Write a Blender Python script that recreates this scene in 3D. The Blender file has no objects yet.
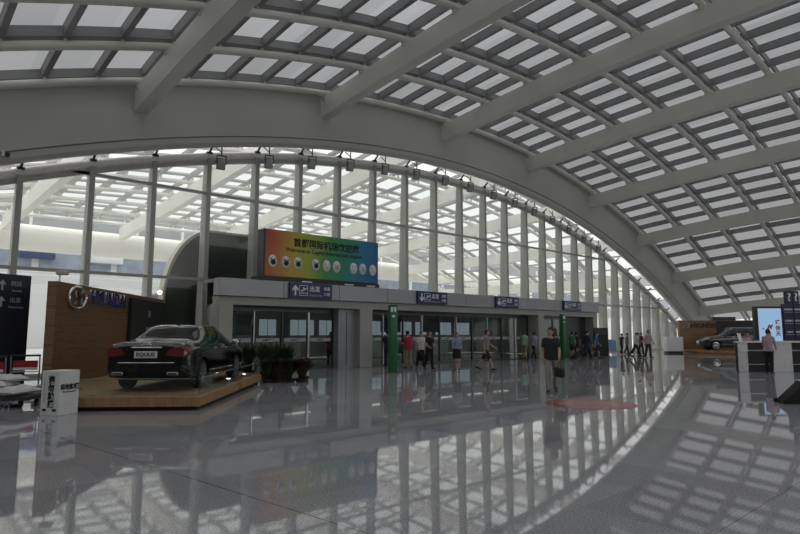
import bpy, bmesh, math, random
from math import sin, cos, pi, radians, sqrt
from mathutils import Vector, Matrix, Euler
random.seed(7)
SC = bpy.context.scene
COL = SC.collection

# ------------------------------------------------------------------ camera, sky, exposure
# X runs along the glass wall, Y points out through it, Z is up; the viewer stands at the origin of the floor
YAW = radians(-42.2)
SA, CA = sin(-YAW), cos(-YAW)
cam = bpy.data.cameras.new('camera')
cam.sensor_width = 36.0
cam.lens = 580 / 800 * 36
cam.clip_end = 600
camo = bpy.data.objects.new('camera', cam)
COL.objects.link(camo)
camo.location = (0, 0, 1.6)
camo.rotation_euler = (radians(90 + 6.49), 0, YAW)
SC.camera = camo
SC.view_settings.view_transform = 'Standard'
SC.view_settings.look = 'None'
SC.view_settings.gamma = 1
SC.view_settings.use_curve_mapping = False
SC.view_settings.exposure = -0.12
SC.cycles.max_bounces = 10
SC.cycles.transparent_max_bounces = 24
SC.cycles.caustics_reflective = True
SC.cycles.sample_clamp_indirect = 6

world = bpy.data.worlds.new('sky')
SC.world = world
world.use_nodes = True
nt = world.node_tree
nt.nodes.clear()
w_out = nt.nodes.new('ShaderNodeOutputWorld')
w_bg = nt.nodes.new('ShaderNodeBackground')
w_tc = nt.nodes.new('ShaderNodeTexCoord')
w_sep = nt.nodes.new('ShaderNodeSeparateXYZ')
w_ramp = nt.nodes.new('ShaderNodeValToRGB')
w_noise = nt.nodes.new('ShaderNodeTexNoise')
w_mix = nt.nodes.new('ShaderNodeMixRGB')
w_ramp.color_ramp.elements[0].position = 0.0
w_ramp.color_ramp.elements[0].color = (0.98, 0.97, 0.95, 1)
w_ramp.color_ramp.elements[1].position = 1.0
w_ramp.color_ramp.elements[1].color = (2.5, 2.5, 2.55, 1)
w_mid = w_ramp.color_ramp.elements.new(0.42)
w_mid.color = (1.0, 1.0, 1.02, 1)
w_noise.inputs['Scale'].default_value = 3.0
w_noise.inputs['Detail'].default_value = 3.0
w_mix.blend_type = 'MULTIPLY'
w_mix.inputs[0].default_value = 0.25
nt.links.new(w_tc.outputs['Generated'], w_sep.inputs[0])
nt.links.new(w_tc.outputs['Generated'], w_noise.inputs['Vector'])
nt.links.new(w_sep.outputs['Z'], w_ramp.inputs[0])
nt.links.new(w_ramp.outputs[0], w_mix.inputs[1])
nt.links.new(w_noise.outputs['Fac'], w_mix.inputs[2])
nt.links.new(w_mix.outputs[0], w_bg.inputs[0])
w_bg.inputs[1].default_value = 1.38
nt.links.new(w_bg.outputs[0], w_out.inputs[0])


# ------------------------------------------------------------------ helpers
def face_(dlat, ddep):
    v = cf(dlat, ddep)
    return math.atan2(-v.x, v.y)


def cf(lat, dep, z=0.0):
    """a place given by metres to the right of and metres ahead of the viewer"""
    return Vector((CA * lat + SA * dep, CA * dep - SA * lat, z))


def mat(name, col, rough=0.5, metal=0.0, var=0.06, scale=8.0, spec=0.5, coat=0.0, stretch=None):
    m = bpy.data.materials.new(name)
    m.use_nodes = True
    n = m.node_tree.nodes
    l = m.node_tree.links
    b = n['Principled BSDF']
    tc = n.new('ShaderNodeTexCoord')
    nz = n.new('ShaderNodeTexNoise')
    nz.inputs['Scale'].default_value = scale
    nz.inputs['Detail'].default_value = 4
    src = tc.outputs['Object']
    if stretch:
        mp = n.new('ShaderNodeMapping')
        mp.inputs['Scale'].default_value = stretch
        l.new(src, mp.inputs[0])
        src = mp.outputs[0]
    l.new(src, nz.inputs['Vector'])
    r = n.new('ShaderNodeValToRGB')
    r.color_ramp.elements[0].position = 0.3
    r.color_ramp.elements[1].position = 0.7
    r.color_ramp.elements[0].color = tuple(c * (1 - var) for c in col[:3]) + (1,)
    r.color_ramp.elements[1].color = tuple(min(1, c * (1 + var)) for c in col[:3]) + (1,)
    l.new(nz.outputs['Fac'], r.inputs[0])
    l.new(r.outputs[0], b.inputs['Base Color'])
    b.inputs['Roughness'].default_value = rough
    b.inputs['Metallic'].default_value = metal
    b.inputs['Specular IOR Level'].default_value = spec
    b.inputs['Coat Weight'].default_value = coat
    return m


def glow(name, col, strength):
    m = bpy.data.materials.new(name)
    m.use_nodes = True
    n = m.node_tree.nodes
    n.clear()
    o = n.new('ShaderNodeOutputMaterial')
    e = n.new('ShaderNodeEmission')
    e.inputs[0].default_value = tuple(col) + (1,)
    e.inputs[1].default_value = strength
    m.node_tree.links.new(e.outputs[0], o.inputs[0])
    return m


def glass(name, col, refl=0.05, grazing=0.45, cell=None, var=0.0):
    """clear sheet: what is behind shows through, with a mirror sheen that grows at a slant"""
    m = bpy.data.materials.new(name)
    m.use_nodes = True
    n = m.node_tree.nodes
    l = m.node_tree.links
    n.clear()
    o = n.new('ShaderNodeOutputMaterial')
    t = n.new('ShaderNodeBsdfTransparent')
    t.inputs[0].default_value = tuple(col) + (1,)
    if cell:
        ge = n.new('ShaderNodeNewGeometry')
        mp = n.new('ShaderNodeVectorMath')
        mp.operation = 'DIVIDE'
        mp.inputs[1].default_value = cell
        fl = n.new('ShaderNodeVectorMath')
        fl.operation = 'FLOOR'
        wn = n.new('ShaderNodeTexWhiteNoise')
        rp = n.new('ShaderNodeValToRGB')
        rp.color_ramp.elements[0].color = tuple(c * (1 - var) for c in col) + (1,)
        rp.color_ramp.elements[1].color = tuple(min(1, c * (1 + var)) for c in col) + (1,)
        l.new(ge.outputs['Position'], mp.inputs[0])
        l.new(mp.outputs[0], fl.inputs[0])
        l.new(fl.outputs[0], wn.inputs[0])
        l.new(wn.outputs['Value'], rp.inputs[0])
        l.new(rp.outputs[0], t.inputs[0])
    g = n.new('ShaderNodeBsdfGlossy')
    g.inputs['Roughness'].default_value = 0.0
    lw = n.new('ShaderNodeLayerWeight')
    pw = n.new('ShaderNodeMath')
    pw.operation = 'POWER'
    pw.inputs[1].default_value = 4
    ma = n.new('ShaderNodeMath')
    ma.operation = 'MULTIPLY_ADD'
    ma.inputs[1].default_value = grazing
    ma.inputs[2].default_value = refl
    mx = n.new('ShaderNodeMixShader')
    l.new(lw.outputs['Facing'], pw.inputs[0])
    l.new(pw.outputs[0], ma.inputs[0])
    l.new(ma.outputs[0], mx.inputs[0])
    l.new(t.outputs[0], mx.inputs[1])
    l.new(g.outputs[0], mx.inputs[2])
    l.new(mx.outputs[0], o.inputs[0])
    return m


def wood_mat(name, c0, c1, plank=0.2, axis='Z', rough=0.4, gx=1.0):
    m = bpy.data.materials.new(name)
    m.use_nodes = True
    n = m.node_tree.nodes
    l = m.node_tree.links
    b = n['Principled BSDF']
    tc = n.new('ShaderNodeTexCoord')
    mp = n.new('ShaderNodeMapping')
    mp.inputs['Scale'].default_value = (gx, gx, 12) if axis == 'Z' else (gx * 3, 12, 3)
    nz = n.new('ShaderNodeTexNoise')
    nz.inputs['Scale'].default_value = 1.6
    nz.inputs['Detail'].default_value = 6
    r = n.new('ShaderNodeValToRGB')
    r.color_ramp.elements[0].position = 0.3
    r.color_ramp.elements[1].position = 0.72
    r.color_ramp.elements[0].color = c0 + (1,)
    r.color_ramp.elements[1].color = c1 + (1,)
    sp = n.new('ShaderNodeSeparateXYZ')
    dv = n.new('ShaderNodeMath')
    dv.operation = 'DIVIDE'
    dv.inputs[1].default_value = plank
    fr = n.new('ShaderNodeMath')
    fr.operation = 'FRACT'
    gt = n.new('ShaderNodeMath')
    gt.operation = 'GREATER_THAN'
    gt.inputs[1].default_value = 0.05
    mu = n.new('ShaderNodeMixRGB')
    mu.blend_type = 'MULTIPLY'
    mu.inputs[0].default_value = 0.5
    l.new(tc.outputs['Object'], mp.inputs[0])
    l.new(mp.outputs[0], nz.inputs['Vector'])
    l.new(nz.outputs['Fac'], r.inputs[0])
    l.new(tc.outputs['Object'], sp.inputs[0])
    l.new(sp.outputs[axis], dv.inputs[0])
    l.new(dv.outputs[0], fr.inputs[0])
    l.new(fr.outputs[0], gt.inputs[0])
    l.new(r.outputs[0], mu.inputs[1])
    l.new(gt.outputs[0], mu.inputs[2])
    l.new(mu.outputs[0], b.inputs['Base Color'])
    b.inputs['Roughness'].default_value = rough
    return m


class MB:
    """collects shapes into one mesh"""

    def __init__(s):
        s.v, s.f = [], []

    def add(s, vs, fs):
        o = len(s.v)
        s.v += [tuple(v) for v in vs]
        s.f += [tuple(i + o for i in f) for f in fs]
        return s

    def box(s, x0, x1, y0, y1, z0, z1, M=None):
        vs = [Vector((x, y, z)) for x in (x0, x1) for y in (y0, y1) for z in (z0, z1)]
        if M:
            vs = [M @ v for v in vs]
        return s.add(vs, [(0, 1, 3, 2), (4, 6, 7, 5), (0, 4, 5, 1), (2, 3, 7, 6), (0, 2, 6, 4), (1, 5, 7, 3)])

    def rbox(s, x0, x1, y0, y1, z0, z1, r=0.02, M=None, seg=2):
        bm = bmesh.new()
        bmesh.ops.create_cube(bm, size=1)
        for v in bm.verts:
            v.co = Vector((x0 + (v.co.x + .5) * (x1 - x0), y0 + (v.co.y + .5) * (y1 - y0), z0 + (v.co.z + .5) * (z1 - z0)))
        bmesh.ops.bevel(bm, geom=list(bm.edges), offset=r, segments=seg, affect='EDGES', profile=0.5)
        return s.bm(bm, M)

    def bm(s, bm, M=None):
        bm.verts.index_update()
        vs = [(M @ v.co) if M else v.co.copy() for v in bm.verts]
        fs = [[v.index for v in f.verts] for f in bm.faces]
        bm.free()
        return s.add(vs, fs)

    def sphere(s, c, r, seg=12, rings=8, M=None):
        if not hasattr(r, '__len__'):
            r = (r, r, r)
        vs, fs = [], []
        for i in range(rings + 1):
            a = pi * i / rings
            for j in range(seg):
                b = 2 * pi * j / seg
                p = Vector((r[0] * sin(a) * cos(b), r[1] * sin(a) * sin(b), r[2] * cos(a)))
                if M:
                    p = M @ p
                vs.append(p + Vector(c))
        for i in range(rings):
            for j in range(seg):
                fs.append((i * seg + j, (i + 1) * seg + j, (i + 1) * seg + (j + 1) % seg, i * seg + (j + 1) % seg))
        return s.add(vs, fs)

    def tube(s, pts, r, n=10, cap=True):
        pts = [Vector(p) for p in pts]
        rr = r if hasattr(r, '__len__') else [r] * len(pts)
        vs, fs = [], []
        up = None
        for i, p in enumerate(pts):
            d = (pts[min(i + 1, len(pts) - 1)] - pts[max(i - 1, 0)]).normalized()
            if up is None:
                up = Vector((0, 0, 1)) if abs(d.z) < 0.9 else Vector((1, 0, 0))
            a = d.cross(up).normalized()
            up = a.cross(d).normalized()
            for k in range(n):
                t = 2 * pi * k / n
                vs.append(p + (a * cos(t) + up * sin(t)) * rr[i])
        for i in range(len(pts) - 1):
            for k in range(n):
                fs.append((i * n + k, i * n + (k + 1) % n, (i + 1) * n + (k + 1) % n, (i + 1) * n + k))
        if cap:
            fs.append(tuple(range(n - 1, -1, -1)))
            fs.append(tuple(range((len(pts) - 1) * n, len(pts) * n)))
        return s.add(vs, fs)

    def capsule(s, p0, r0, p1, r1, n=12):
        s.tube([p0, p1], [r0, r1], n)
        s.sphere(p0, r0, n, 8)
        return s.sphere(p1, r1, n, 8)

    def loft(s, rings, cap=True):
        n = len(rings[0])
        vs = [v for r in rings for v in r]
        fs = []
        for i in range(len(rings) - 1):
            for k in range(n):
                fs.append((i * n + k, i * n + (k + 1) % n, (i + 1) * n + (k + 1) % n, (i + 1) * n + k))
        if cap:
            fs.append(tuple(range(n - 1, -1, -1)))
            fs.append(tuple(range((len(rings) - 1) * n, len(rings) * n)))
        return s.add(vs, fs)

    def sweep(s, path, prof, side=Vector((0, 1, 0))):
        """closed profile (a along SIDE, b along Z) carried along a path"""
        return s.loft([[Vector(p) + side * a + Vector((0, 0, b)) for a, b in (prof(i) if callable(prof) else prof)] for i, p in enumerate(path)])

    def prism(s, poly, axis, a0, a1):
        def pt(u, v, w):
            return {'X': (w, u, v), 'Y': (u, w, v), 'Z': (u, v, w)}[axis]
        return s.loft([[Vector(pt(u, v, a0)) for u, v in poly], [Vector(pt(u, v, a1)) for u, v in poly]])

    def lathe(s, prof, n=20, c=(0, 0, 0), axis='Z'):
        rings = []
        for r, h in prof:
            ring = []
            for k in range(n):
                t = 2 * pi * k / n
                p = (r * cos(t), r * sin(t), h) if axis == 'Z' else ((h, r * cos(t), r * sin(t)) if axis == 'X' else (r * cos(t), h, r * sin(t)))
                ring.append(Vector(p) + Vector(c))
            rings.append(ring)
        return s.loft(rings)

    def build(s, name, m, parent=None, smooth=30, remesh=0, smooth_it=0, recalc=True):
        me = bpy.data.meshes.new(name)
        me.from_pydata(s.v, [], s.f)
        if recalc:
            b = bmesh.new()
            b.from_mesh(me)
            bmesh.ops.recalc_face_normals(b, faces=list(b.faces))
            b.to_mesh(me)
            b.free()
        me.materials.append(m)
        o = bpy.data.objects.new(name, me)
        COL.objects.link(o)
        if remesh:
            md = o.modifiers.new('r', 'REMESH')
            md.mode = 'VOXEL'
            md.voxel_size = remesh
            if smooth_it:
                ms = o.modifiers.new('s', 'SMOOTH')
                ms.iterations = smooth_it
                ms.factor = 0.5
            bake(o)
        if smooth:
            o.data.shade_smooth()
            if smooth < 180:
                o.data.set_sharp_from_angle(angle=radians(smooth))
        if parent:
            o.parent = parent
        return o


def bake(o):
    dg = bpy.context.evaluated_depsgraph_get()
    me = bpy.data.meshes.new_from_object(o.evaluated_get(dg))
    o.modifiers.clear()
    old = o.data
    o.data = me
    me.name = o.name
    bpy.data.meshes.remove(old)


def tag(o, label=None, cat=None, group=None, kind=None):
    if label:
        o['label'] = label
    if cat:
        o['category'] = cat
    if group:
        o['group'] = group
    if kind:
        o['kind'] = kind
    return o


def thing(name, label, cat, loc=(0, 0, 0), rz=0.0, group=None, kind=None):
    o = bpy.data.objects.new(name, None)
    COL.objects.link(o)
    o.location = loc
    o.rotation_euler = (0, 0, rz)
    o.empty_display_size = 0.1
    return tag(o, label, cat, group, kind)


def copy_tree(o, parent=None):
    c = o.copy()
    COL.objects.link(c)
    c.parent = parent
    for ch in [x for x in o.children]:
        copy_tree(ch, c)
    return c


def text(body, size, m, parent, loc, rot=(pi / 2, 0, 0), name='lettering', ext=0.004, align='CENTER', sx=1.0, shear=0.0, bold=0.0):
    c = bpy.data.curves.new('t', 'FONT')
    c.body = body
    c.size = size
    c.extrude = ext
    c.align_x = align
    c.align_y = 'CENTER'
    c.shear = shear
    c.offset = bold
    c.resolution_u = 3
    o = bpy.data.objects.new('t', c)
    COL.objects.link(o)
    dg = bpy.context.evaluated_depsgraph_get()
    me = bpy.data.meshes.new_from_object(o.evaluated_get(dg))
    bpy.data.objects.remove(o)
    bpy.data.curves.remove(c)
    M = Matrix.Translation(loc) @ Euler(rot).to_matrix().to_4x4() @ Matrix.Diagonal((sx, 1, 1, 1))
    me.transform(M)
    me.materials.clear()
    me.materials.append(m)
    me.name = name
    ob = bpy.data.objects.new(name, me)
    COL.objects.link(ob)
    ob.parent = parent
    return ob


# ------------------------------------------------------------------ materials
M_STEEL = mat('grey_painted_steel', (0.62, 0.61, 0.565), 0.45, 0, 0.05, 0.6)
M_BEAM = mat('beam_paint', (0.45, 0.455, 0.41), 0.5, 0, 0.05, 0.4)
M_OUTER = mat('white_painted_steel', (0.86, 0.84, 0.78), 0.45, 0, 0.03, 0.5)
M_FIN = mat('dark_glazing_bar', (0.25, 0.25, 0.25), 0.5, 0, 0.06, 1.0)
M_FIN2 = mat('grey_glazing_bar', (0.55, 0.55, 0.54), 0.5, 0, 0.06, 1.0)
M_RGLASS = glass('roof_glass', (0.30, 0.304, 0.308), 0.03, 0.1, (1.72, 2.93, 50), 0.10)
M_OGLASS = glass('canopy_glass', (0.97, 0.98, 0.98), 0.03, 0.15)
M_WGLASS = glass('wall_glass', (0.95, 0.965, 0.95), 0.02, 0.12)
M_DGLASS = glass('door_glass', (0.86, 0.91, 0.88), 0.04, 0.3)
M_BGLASS = glass('barrier_glass', (0.86, 0.93, 0.90), 0.05, 0.4)
M_COLUMN = mat('column_paint', (0.45, 0.45, 0.415), 0.45, 0, 0.04, 1)
M_PAV = mat('pavilion_panel', (0.40, 0.405, 0.37), 0.4, 0.0, 0.05, 1)
M_CORN = mat('cornice_panel', (0.36, 0.37, 0.385), 0.35, 0.2, 0.05, 0.8)
M_DARK = mat('dark_grey', (0.045, 0.047, 0.05), 0.4)
M_BLACK = mat('black', (0.012, 0.012, 0.013), 0.4)
M_RUBBER = mat('rubber', (0.02, 0.02, 0.02), 0.8)
M_WHITE = mat('white', (0.75, 0.75, 0.74), 0.5)
M_LET = mat('white_lettering', (0.85, 0.86, 0.88), 0.5)
M_DIMLET = mat('grey_lettering', (0.45, 0.46, 0.47), 0.5)
M_CHROME = mat('chrome', (0.78, 0.78, 0.78), 0.12, 1.0)
M_STAINLESS = mat('stainless', (0.55, 0.55, 0.55), 0.3, 0.9)
M_BLUE = mat('sign_blue', (0.018, 0.03, 0.115), 0.35)
M_NAVY = mat('navy', (0.02, 0.022, 0.06), 0.35)
M_GREEN = mat('pillar_green', (0.005, 0.135, 0.035), 0.35)
M_LOGO = mat('logo_blue', (0.012, 0.02, 0.16), 0.25)
M_BLUEEDGE = mat('silver', (0.6, 0.6, 0.62), 0.25, 0.9)
M_WOODW = wood_mat('backdrop_wood', (0.14, 0.072, 0.032), (0.24, 0.13, 0.06), 0.22)
M_WOODP = wood_mat('platform_wood', (0.30, 0.165, 0.07), (0.43, 0.25, 0.115), 0.18, 'X', 0.5)
M_CAR = mat('black_car_paint', (0.004, 0.004, 0.006), 0.12, 0.0, 0.0, 1, 0.45, 0.35)
M_SUV = mat('grey_car_paint', (0.045, 0.05, 0.055), 0.22, 0.5, 0.0, 1, 0.5, 1.0)
M_CARGLASS = mat('car_glass', (0.012, 0.016, 0.016), 0.04, 0.0, 0.0, 1, 0.7)
M_TAIL = mat('tail_lamp', (0.16, 0.004, 0.008), 0.1, 0, 0.1, 30, 0.7, 1.0)
M_HEADLAMP = mat('head_lamp', (0.6, 0.62, 0.65), 0.1, 0.6)
M_RIMS = mat('alloy', (0.22, 0.22, 0.23), 0.3, 0.9)
M_PLATE = mat('plate', (0.7, 0.7, 0.7), 0.5)
M_LAMPBODY = mat('lamp_body', (0.24, 0.25, 0.25), 0.5)
M_LAMPGLASS = mat('lamp_front', (0.36, 0.37, 0.37), 0.25)
M_RED = mat('red', (0.38, 0.02, 0.025), 0.5)
M_SACK = mat('white_sack', (0.62, 0.61, 0.60), 0.8, 0, 0.1, 6)
M_LEAF = mat('leaf_green', (0.03, 0.055, 0.02), 0.5, 0, 0.4, 9)
M_LEAF2 = mat('leaf_dark_red', (0.06, 0.035, 0.022), 0.5, 0, 0.5, 9)
M_POT = mat('pot_brown', (0.04, 0.026, 0.02), 0.6)
M_SKIN = mat('skin', (0.48, 0.28, 0.19), 0.6)
M_HAIR = mat('black_hair', (0.012, 0.010, 0.009), 0.6)
M_TUNNEL = mat('dark_cladding', (0.065, 0.072, 0.066), 0.3, 0.1, 0.1, 2)
M_RIM = mat('cream_cladding', (0.62, 0.58, 0.48), 0.5)
M_OUTGROUND = mat('outdoor_paving', (0.55, 0.54, 0.52), 0.8, 0, 0.1, 0.5)
M_PALE = mat('pale_wall', (0.66, 0.66, 0.66), 0.6)
M_BLUEWIN = mat('blue_windows', (0.25, 0.285, 0.36), 0.15, 0, 0.2, 0.7)


def cloth(name, c):
    return mat(name, c, 0.85, 0, 0.12, 14)


def floor_material():
    m = bpy.data.materials.new('polished_granite')
    m.use_nodes = True
    n = m.node_tree.nodes
    l = m.node_tree.links
    b = n['Principled BSDF']
    ge = n.new('ShaderNodeNewGeometry')
    n1 = n.new('ShaderNodeTexNoise')
    n1.inputs['Scale'].default_value = 55
    n1.inputs['Detail'].default_value = 5
    n1.inputs['Roughness'].default_value = 0.75
    r1 = n.new('ShaderNodeValToRGB')
    r1.color_ramp.elements[0].position = 0.36
    r1.color_ramp.elements[0].color = (0.165, 0.167, 0.178, 1)
    r1.color_ramp.elements[1].position = 0.66
    r1.color_ramp.elements[1].color = (0.52, 0.525, 0.545, 1)
    l.new(ge.outputs['Position'], n1.inputs['Vector'])
    l.new(n1.outputs['Fac'], r1.inputs[0])
    # slabs: a shade of their own
    dv = n.new('ShaderNodeVectorMath')
    dv.operation = 'DIVIDE'
    dv.inputs[1].default_value = (1.0, 1.0, 50)
    fl = n.new('ShaderNodeVectorMath')
    fl.operation = 'FLOOR'
    wn = n.new('ShaderNodeTexWhiteNoise')
    mr = n.new('ShaderNodeMapRange')
    mr.inputs['To Min'].default_value = 0.88
    mr.inputs['To Max'].default_value = 1.08
    mu = n.new('ShaderNodeMixRGB')
    mu.blend_type = 'MULTIPLY'
    mu.inputs[0].default_value = 1
    l.new(ge.outputs['Position'], dv.inputs[0])
    l.new(dv.outputs[0], fl.inputs[0])
    l.new(fl.outputs[0], wn.inputs[0])
    l.new(wn.outputs['Value'], mr.inputs['Value'])
    l.new(r1.outputs[0], mu.inputs[1])
    l.new(mr.outputs[0], mu.inputs[2])
    last = mu.outputs[0]
    sp = n.new('ShaderNodeSeparateXYZ')
    l.new(ge.outputs['Position'], sp.inputs[0])
    sk = n.new('ShaderNodeMath')          # the wide joints across run a little askew
    sk.operation = 'MULTIPLY_ADD'
    sk.inputs[1].default_value = 0.121
    l.new(sp.outputs['Y'], sk.inputs[0])
    l.new(sp.outputs['X'], sk.inputs[2])
    for ax, per, wid, fac, off in (('X', 1.0, 0.004, 0.25, 0), ('Y', 1.0, 0.004, 0.25, 0), ('S', 7.0, 0.014, 0.85, 3.47), ('Y', 7.0, 0.010, 0.7, 5.1)):
        ad = n.new('ShaderNodeMath')
        ad.operation = 'ADD'
        ad.inputs[1].default_value = 700 + off
        md = n.new('ShaderNodeMath')
        md.operation = 'MODULO'
        md.inputs[1].default_value = per
        lt = n.new('ShaderNodeMath')
        lt.operation = 'LESS_THAN'
        lt.inputs[1].default_value = wid
        sc = n.new('ShaderNodeMath')
        sc.operation = 'MULTIPLY'
        sc.inputs[1].default_value = fac
        mx = n.new('ShaderNodeMixRGB')
        mx.inputs[2].default_value = (0.05, 0.05, 0.05, 1)
        l.new(sk.outputs[0] if ax == 'S' else sp.outputs[ax], ad.inputs[0])
        l.new(ad.outputs[0], md.inputs[0])
        l.new(md.outputs[0], lt.inputs[0])
        l.new(lt.outputs[0], sc.inputs[0])
        l.new(sc.outputs[0], mx.inputs[0])
        l.new(last, mx.inputs[1])
        last = mx.outputs[0]
    l.new(last, b.inputs['Base Color'])
    b.inputs['Roughness'].default_value = 0.03
    b.inputs['IOR'].default_value = 1.47
    return m


# ------------------------------------------------------------------ the hall: shapes of the roof
XC, ZC, KC = 26.3, 11.55, 0.0078          # foot line of the great arch
Y_BEAM, Y_WALL, Y_OUT = 23.4, 24.8, 55.0
RIBS = [-9.6, -1.2, 7.3, 16.1, 24.8, 33.4, 41.7, 49.6, 56.6, 62.6]
X0, X1 = -13.0, 66.5


def zb(x):
    return ZC - KC * (x - XC) ** 2


def slope(x):
    return sqrt(1 + (2 * KC * (x - XC)) ** 2)


def thick(x):
    return 2.45 + 0.012 * max(0, x - 24)


def ztop(x):
    return zb(x) + thick(x)


def zr(x, y):
    """top of the ribs inside the hall"""
    d = Y_BEAM - y
    return ztop(x) + 0.05 + 0.11 * d - 0.0028 * d * d


def zo(x, y):
    """top of the ribs of the canopy outside"""
    z0 = ztop(x) + 0.05
    flat = min(11.05 - 0.0006 * (x - 27) ** 2, 0.93 * z0 + 0.6)
    t = max(0.0, (y - Y_BEAM) / (Y_OUT - Y_BEAM))
    w = 1.25 * t - 0.25 * t * t
    return z0 * (1 - w) + flat * w


def zt(x):
    """the tube on top of the glass wall"""
    return 11.42 - 0.0077 * (x - 26.3) ** 2


# floor
fl = MB().box(-30, 110, -30, 25.6, -0.2, 0.0).build('floor', floor_material(), smooth=0)
tag(fl, kind='structure')
fo = MB().box(-90, 200, 25.6, 80, -0.3, -0.03).build('ground', M_OUTGROUND, smooth=0)
tag(fo, 'grey paving outside beyond the glass wall', 'ground', kind='structure')


# roofs: parent ceiling > roof_rib, purlin, glazing_bar, glass_panel
def roof(root, zf, y0, y1, step, m_rib, m_tube, m_fin, m_glass, rib_d, purlin_ys, sub, fd=0.36, fw=0.13, fx=0.05, pitch=1.72):
    ny = 14
    ys = [y0 + (y1 - y0) * i / ny for i in range(ny + 1)]
    for xr in RIBS:
        b = MB()
        b.sweep([Vector((xr, y, zf(xr, y))) for y in ys], [(-0.26, 0), (0.26, 0), (0.26, -rib_d), (-0.26, -rib_d)], Vector((1, 0, 0)))
        b.build('roof_rib', m_rib, root, 20)
    xs = [X0 + (X1 - X0) * i / 60 for i in range(61)]
    for y in purlin_ys:
        b = MB()
        b.tube([(x, y, zf(x, y) + 0.27) for x in xs], 0.15, 10)
        for xr in RIBS:
            b.box(xr - 0.3, xr - 0.18, y - 0.06, y + 0.06, zf(xr, y) - 0.1, zf(xr, y) + 0.25)
            b.box(xr + 0.18, xr + 0.3, y - 0.06, y + 0.06, zf(xr, y) - 0.1, zf(xr, y) + 0.25)
        # short stems up to the glazing
        for i in range(len(RIBS) - 1):
            for k in range(sub):
                x = RIBS[i] + (RIBS[i + 1] - RIBS[i]) * k / sub
                b.box(x - 0.05, x + 0.05, y - 0.05, y + 0.05, zf(x, y) + 0.3, zf(x, y) + 0.62)
        b.build('purlin', m_tube, root, 40)
    edges = [X0] + RIBS + [X1]
    rows = [y0] + [y for y in purlin_ys if y0 + 0.5 < y < y1 - 0.5] + [y1] if y1 > y0 else [y1] + [y for y in reversed(purlin_ys) if y1 + 0.5 < y < y0 - 0.5] + [y0]
    for i in range(len(edges) - 1):
        a, c = edges[i], edges[i + 1]
        n = max(1, round((c - a) / pitch))
        xs2 = [a + (c - a) * k / n for k in range(n + 1)]
        b = MB()
        gl = MB()
        yy = sorted(ys)
        for x in xs2[:-1]:
            b.sweep([Vector((x, y, zf(x, y) + 0.85)) for y in yy], [(-fw, 0), (fw, 0), (fw * 0.7, -fd), (-fw * 0.7, -fd)], Vector((1, 0, 0)))
        for y in rows:
            for off in (-0.16, 0.16):
                b.sweep([Vector((x, y + off, zf(x, y) + 0.85)) for x in xs2], [(-fx, 0), (fx, 0), (fx, -fd + 0.02), (-fx, -fd + 0.02)])
        b.build('glazing_bar', m_fin, root, 0)
        for x, x2 in zip(xs2, xs2[1:]):
            for y, y2 in zip(rows, rows[1:]):
                q = [(x, y), (x2, y), (x2, y2), (x, y2)]
                gl.add([(u, v, zf(u, v) + 0.8) for u, v in q], [(0, 1, 2, 3)])
        gl.build('glass_panel', m_glass, root, 0, recalc=False)


purl = [23.15 - 2.93 * i for i in range(14)]
ceil = thing('ceiling', 'vaulted glazed roof over the hall', 'ceiling', kind='structure')
roof(ceil, zr, Y_BEAM, -17.0, 2.93, M_STEEL, M_STEEL, M_FIN, M_RGLASS, 0.95, purl, 5)
purl_o = [24.9 + 3.7 * i for i in range(9)]
canopy = thing('canopy_roof', 'white glazed canopy roof sloping down outside the glass wall', 'roof', kind='structure')
roof(canopy, zo, Y_BEAM + 1.2, Y_OUT, 2.93, M_OUTER, M_OUTER, M_FIN2, M_OGLASS, 1.05, purl_o, 4, 0.12, 0.26, 0.14, 2.13)

# the great arch beam
NB = 72
bx = [X0 + (X1 + 1 - X0) * i / NB for i in range(NB + 1)]


def beam_prof(i):
    h = thick(bx[i])
    return [(0, 0.50), (0, h), (0.28, h), (0.28, h + 0.74), (1.2, h + 0.74), (1.2, 0.72), (0.8, 0.36), (0.5, 0.12), (0.3, 0.05), (0.14, 0.08), (0.05, 0.22), (0.05, 0.46), (0.12, 0.48)]


arch = MB().sweep([Vector((x, Y_BEAM, zb(x))) for x in bx], beam_prof).build('trim_1', M_BEAM, None, 25)
tag(arch, 'great grey arched edge beam of the roof', 'beam', kind='structure')

# glass wall
gw = thing('wall_far', 'arched glass wall with tapered grey columns', 'wall', kind='structure')
cols = [3.63 - 2.4 * k for k in range(6, 0, -1)] + [3.63, 6.02, 8.4, 10.78, 13.17, 15.6, 18.03, 20.49, 22.95, 25.42, 27.8, 30.18, 32.52, 34.87, 37.14, 39.4, 41.6, 43.82, 45.97, 48.1, 50.15, 52.15, 54.1, 56.0, 57.9, 59.7]
PAV0, PAV1, PAVZ = 9.9, 38.4, 3.72
for x in cols:
    top = zt(x)
    z0 = PAVZ - 0.3 if 11.0 < x < PAV1 else 0.0
    if top < 0.8:
        continue
    h = lambda z: 0.82 - 0.4 * z / 11.5
    b = MB()
    b.loft([[Vector((x - 0.10, Y_WALL - 0.12, z)), Vector((x + 0.10, Y_WALL - 0.12, z)), Vector((x + 0.08, Y_WALL - 0.12 + h(z), z)), Vector((x - 0.08, Y_WALL - 0.12 + h(z), z))] for z in (z0, top - 0.1)])
    b.build('column', M_COLUMN, gw, 0)
xs = [-12 + 0.9 * i for i in range(int(75 / 0.9))]
xs = [x for x in xs if zt(x) > 0.2]
MB().tube([(x, Y_WALL + 0.1, zt(x)) for x in xs], 0.2, 12).build('top_tube', mat('tube_paint', (0.86, 0.83, 0.81), 0.4), gw, 40)
MB().sweep([Vector((x, Y_WALL, zt(x) - 0.3)) for x in xs], [(-0.05, 0.1), (0.12, 0.1), (0.12, -0.08), (-0.05, -0.08)]).build('head_rail', M_COLUMN, gw, 20)
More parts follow.
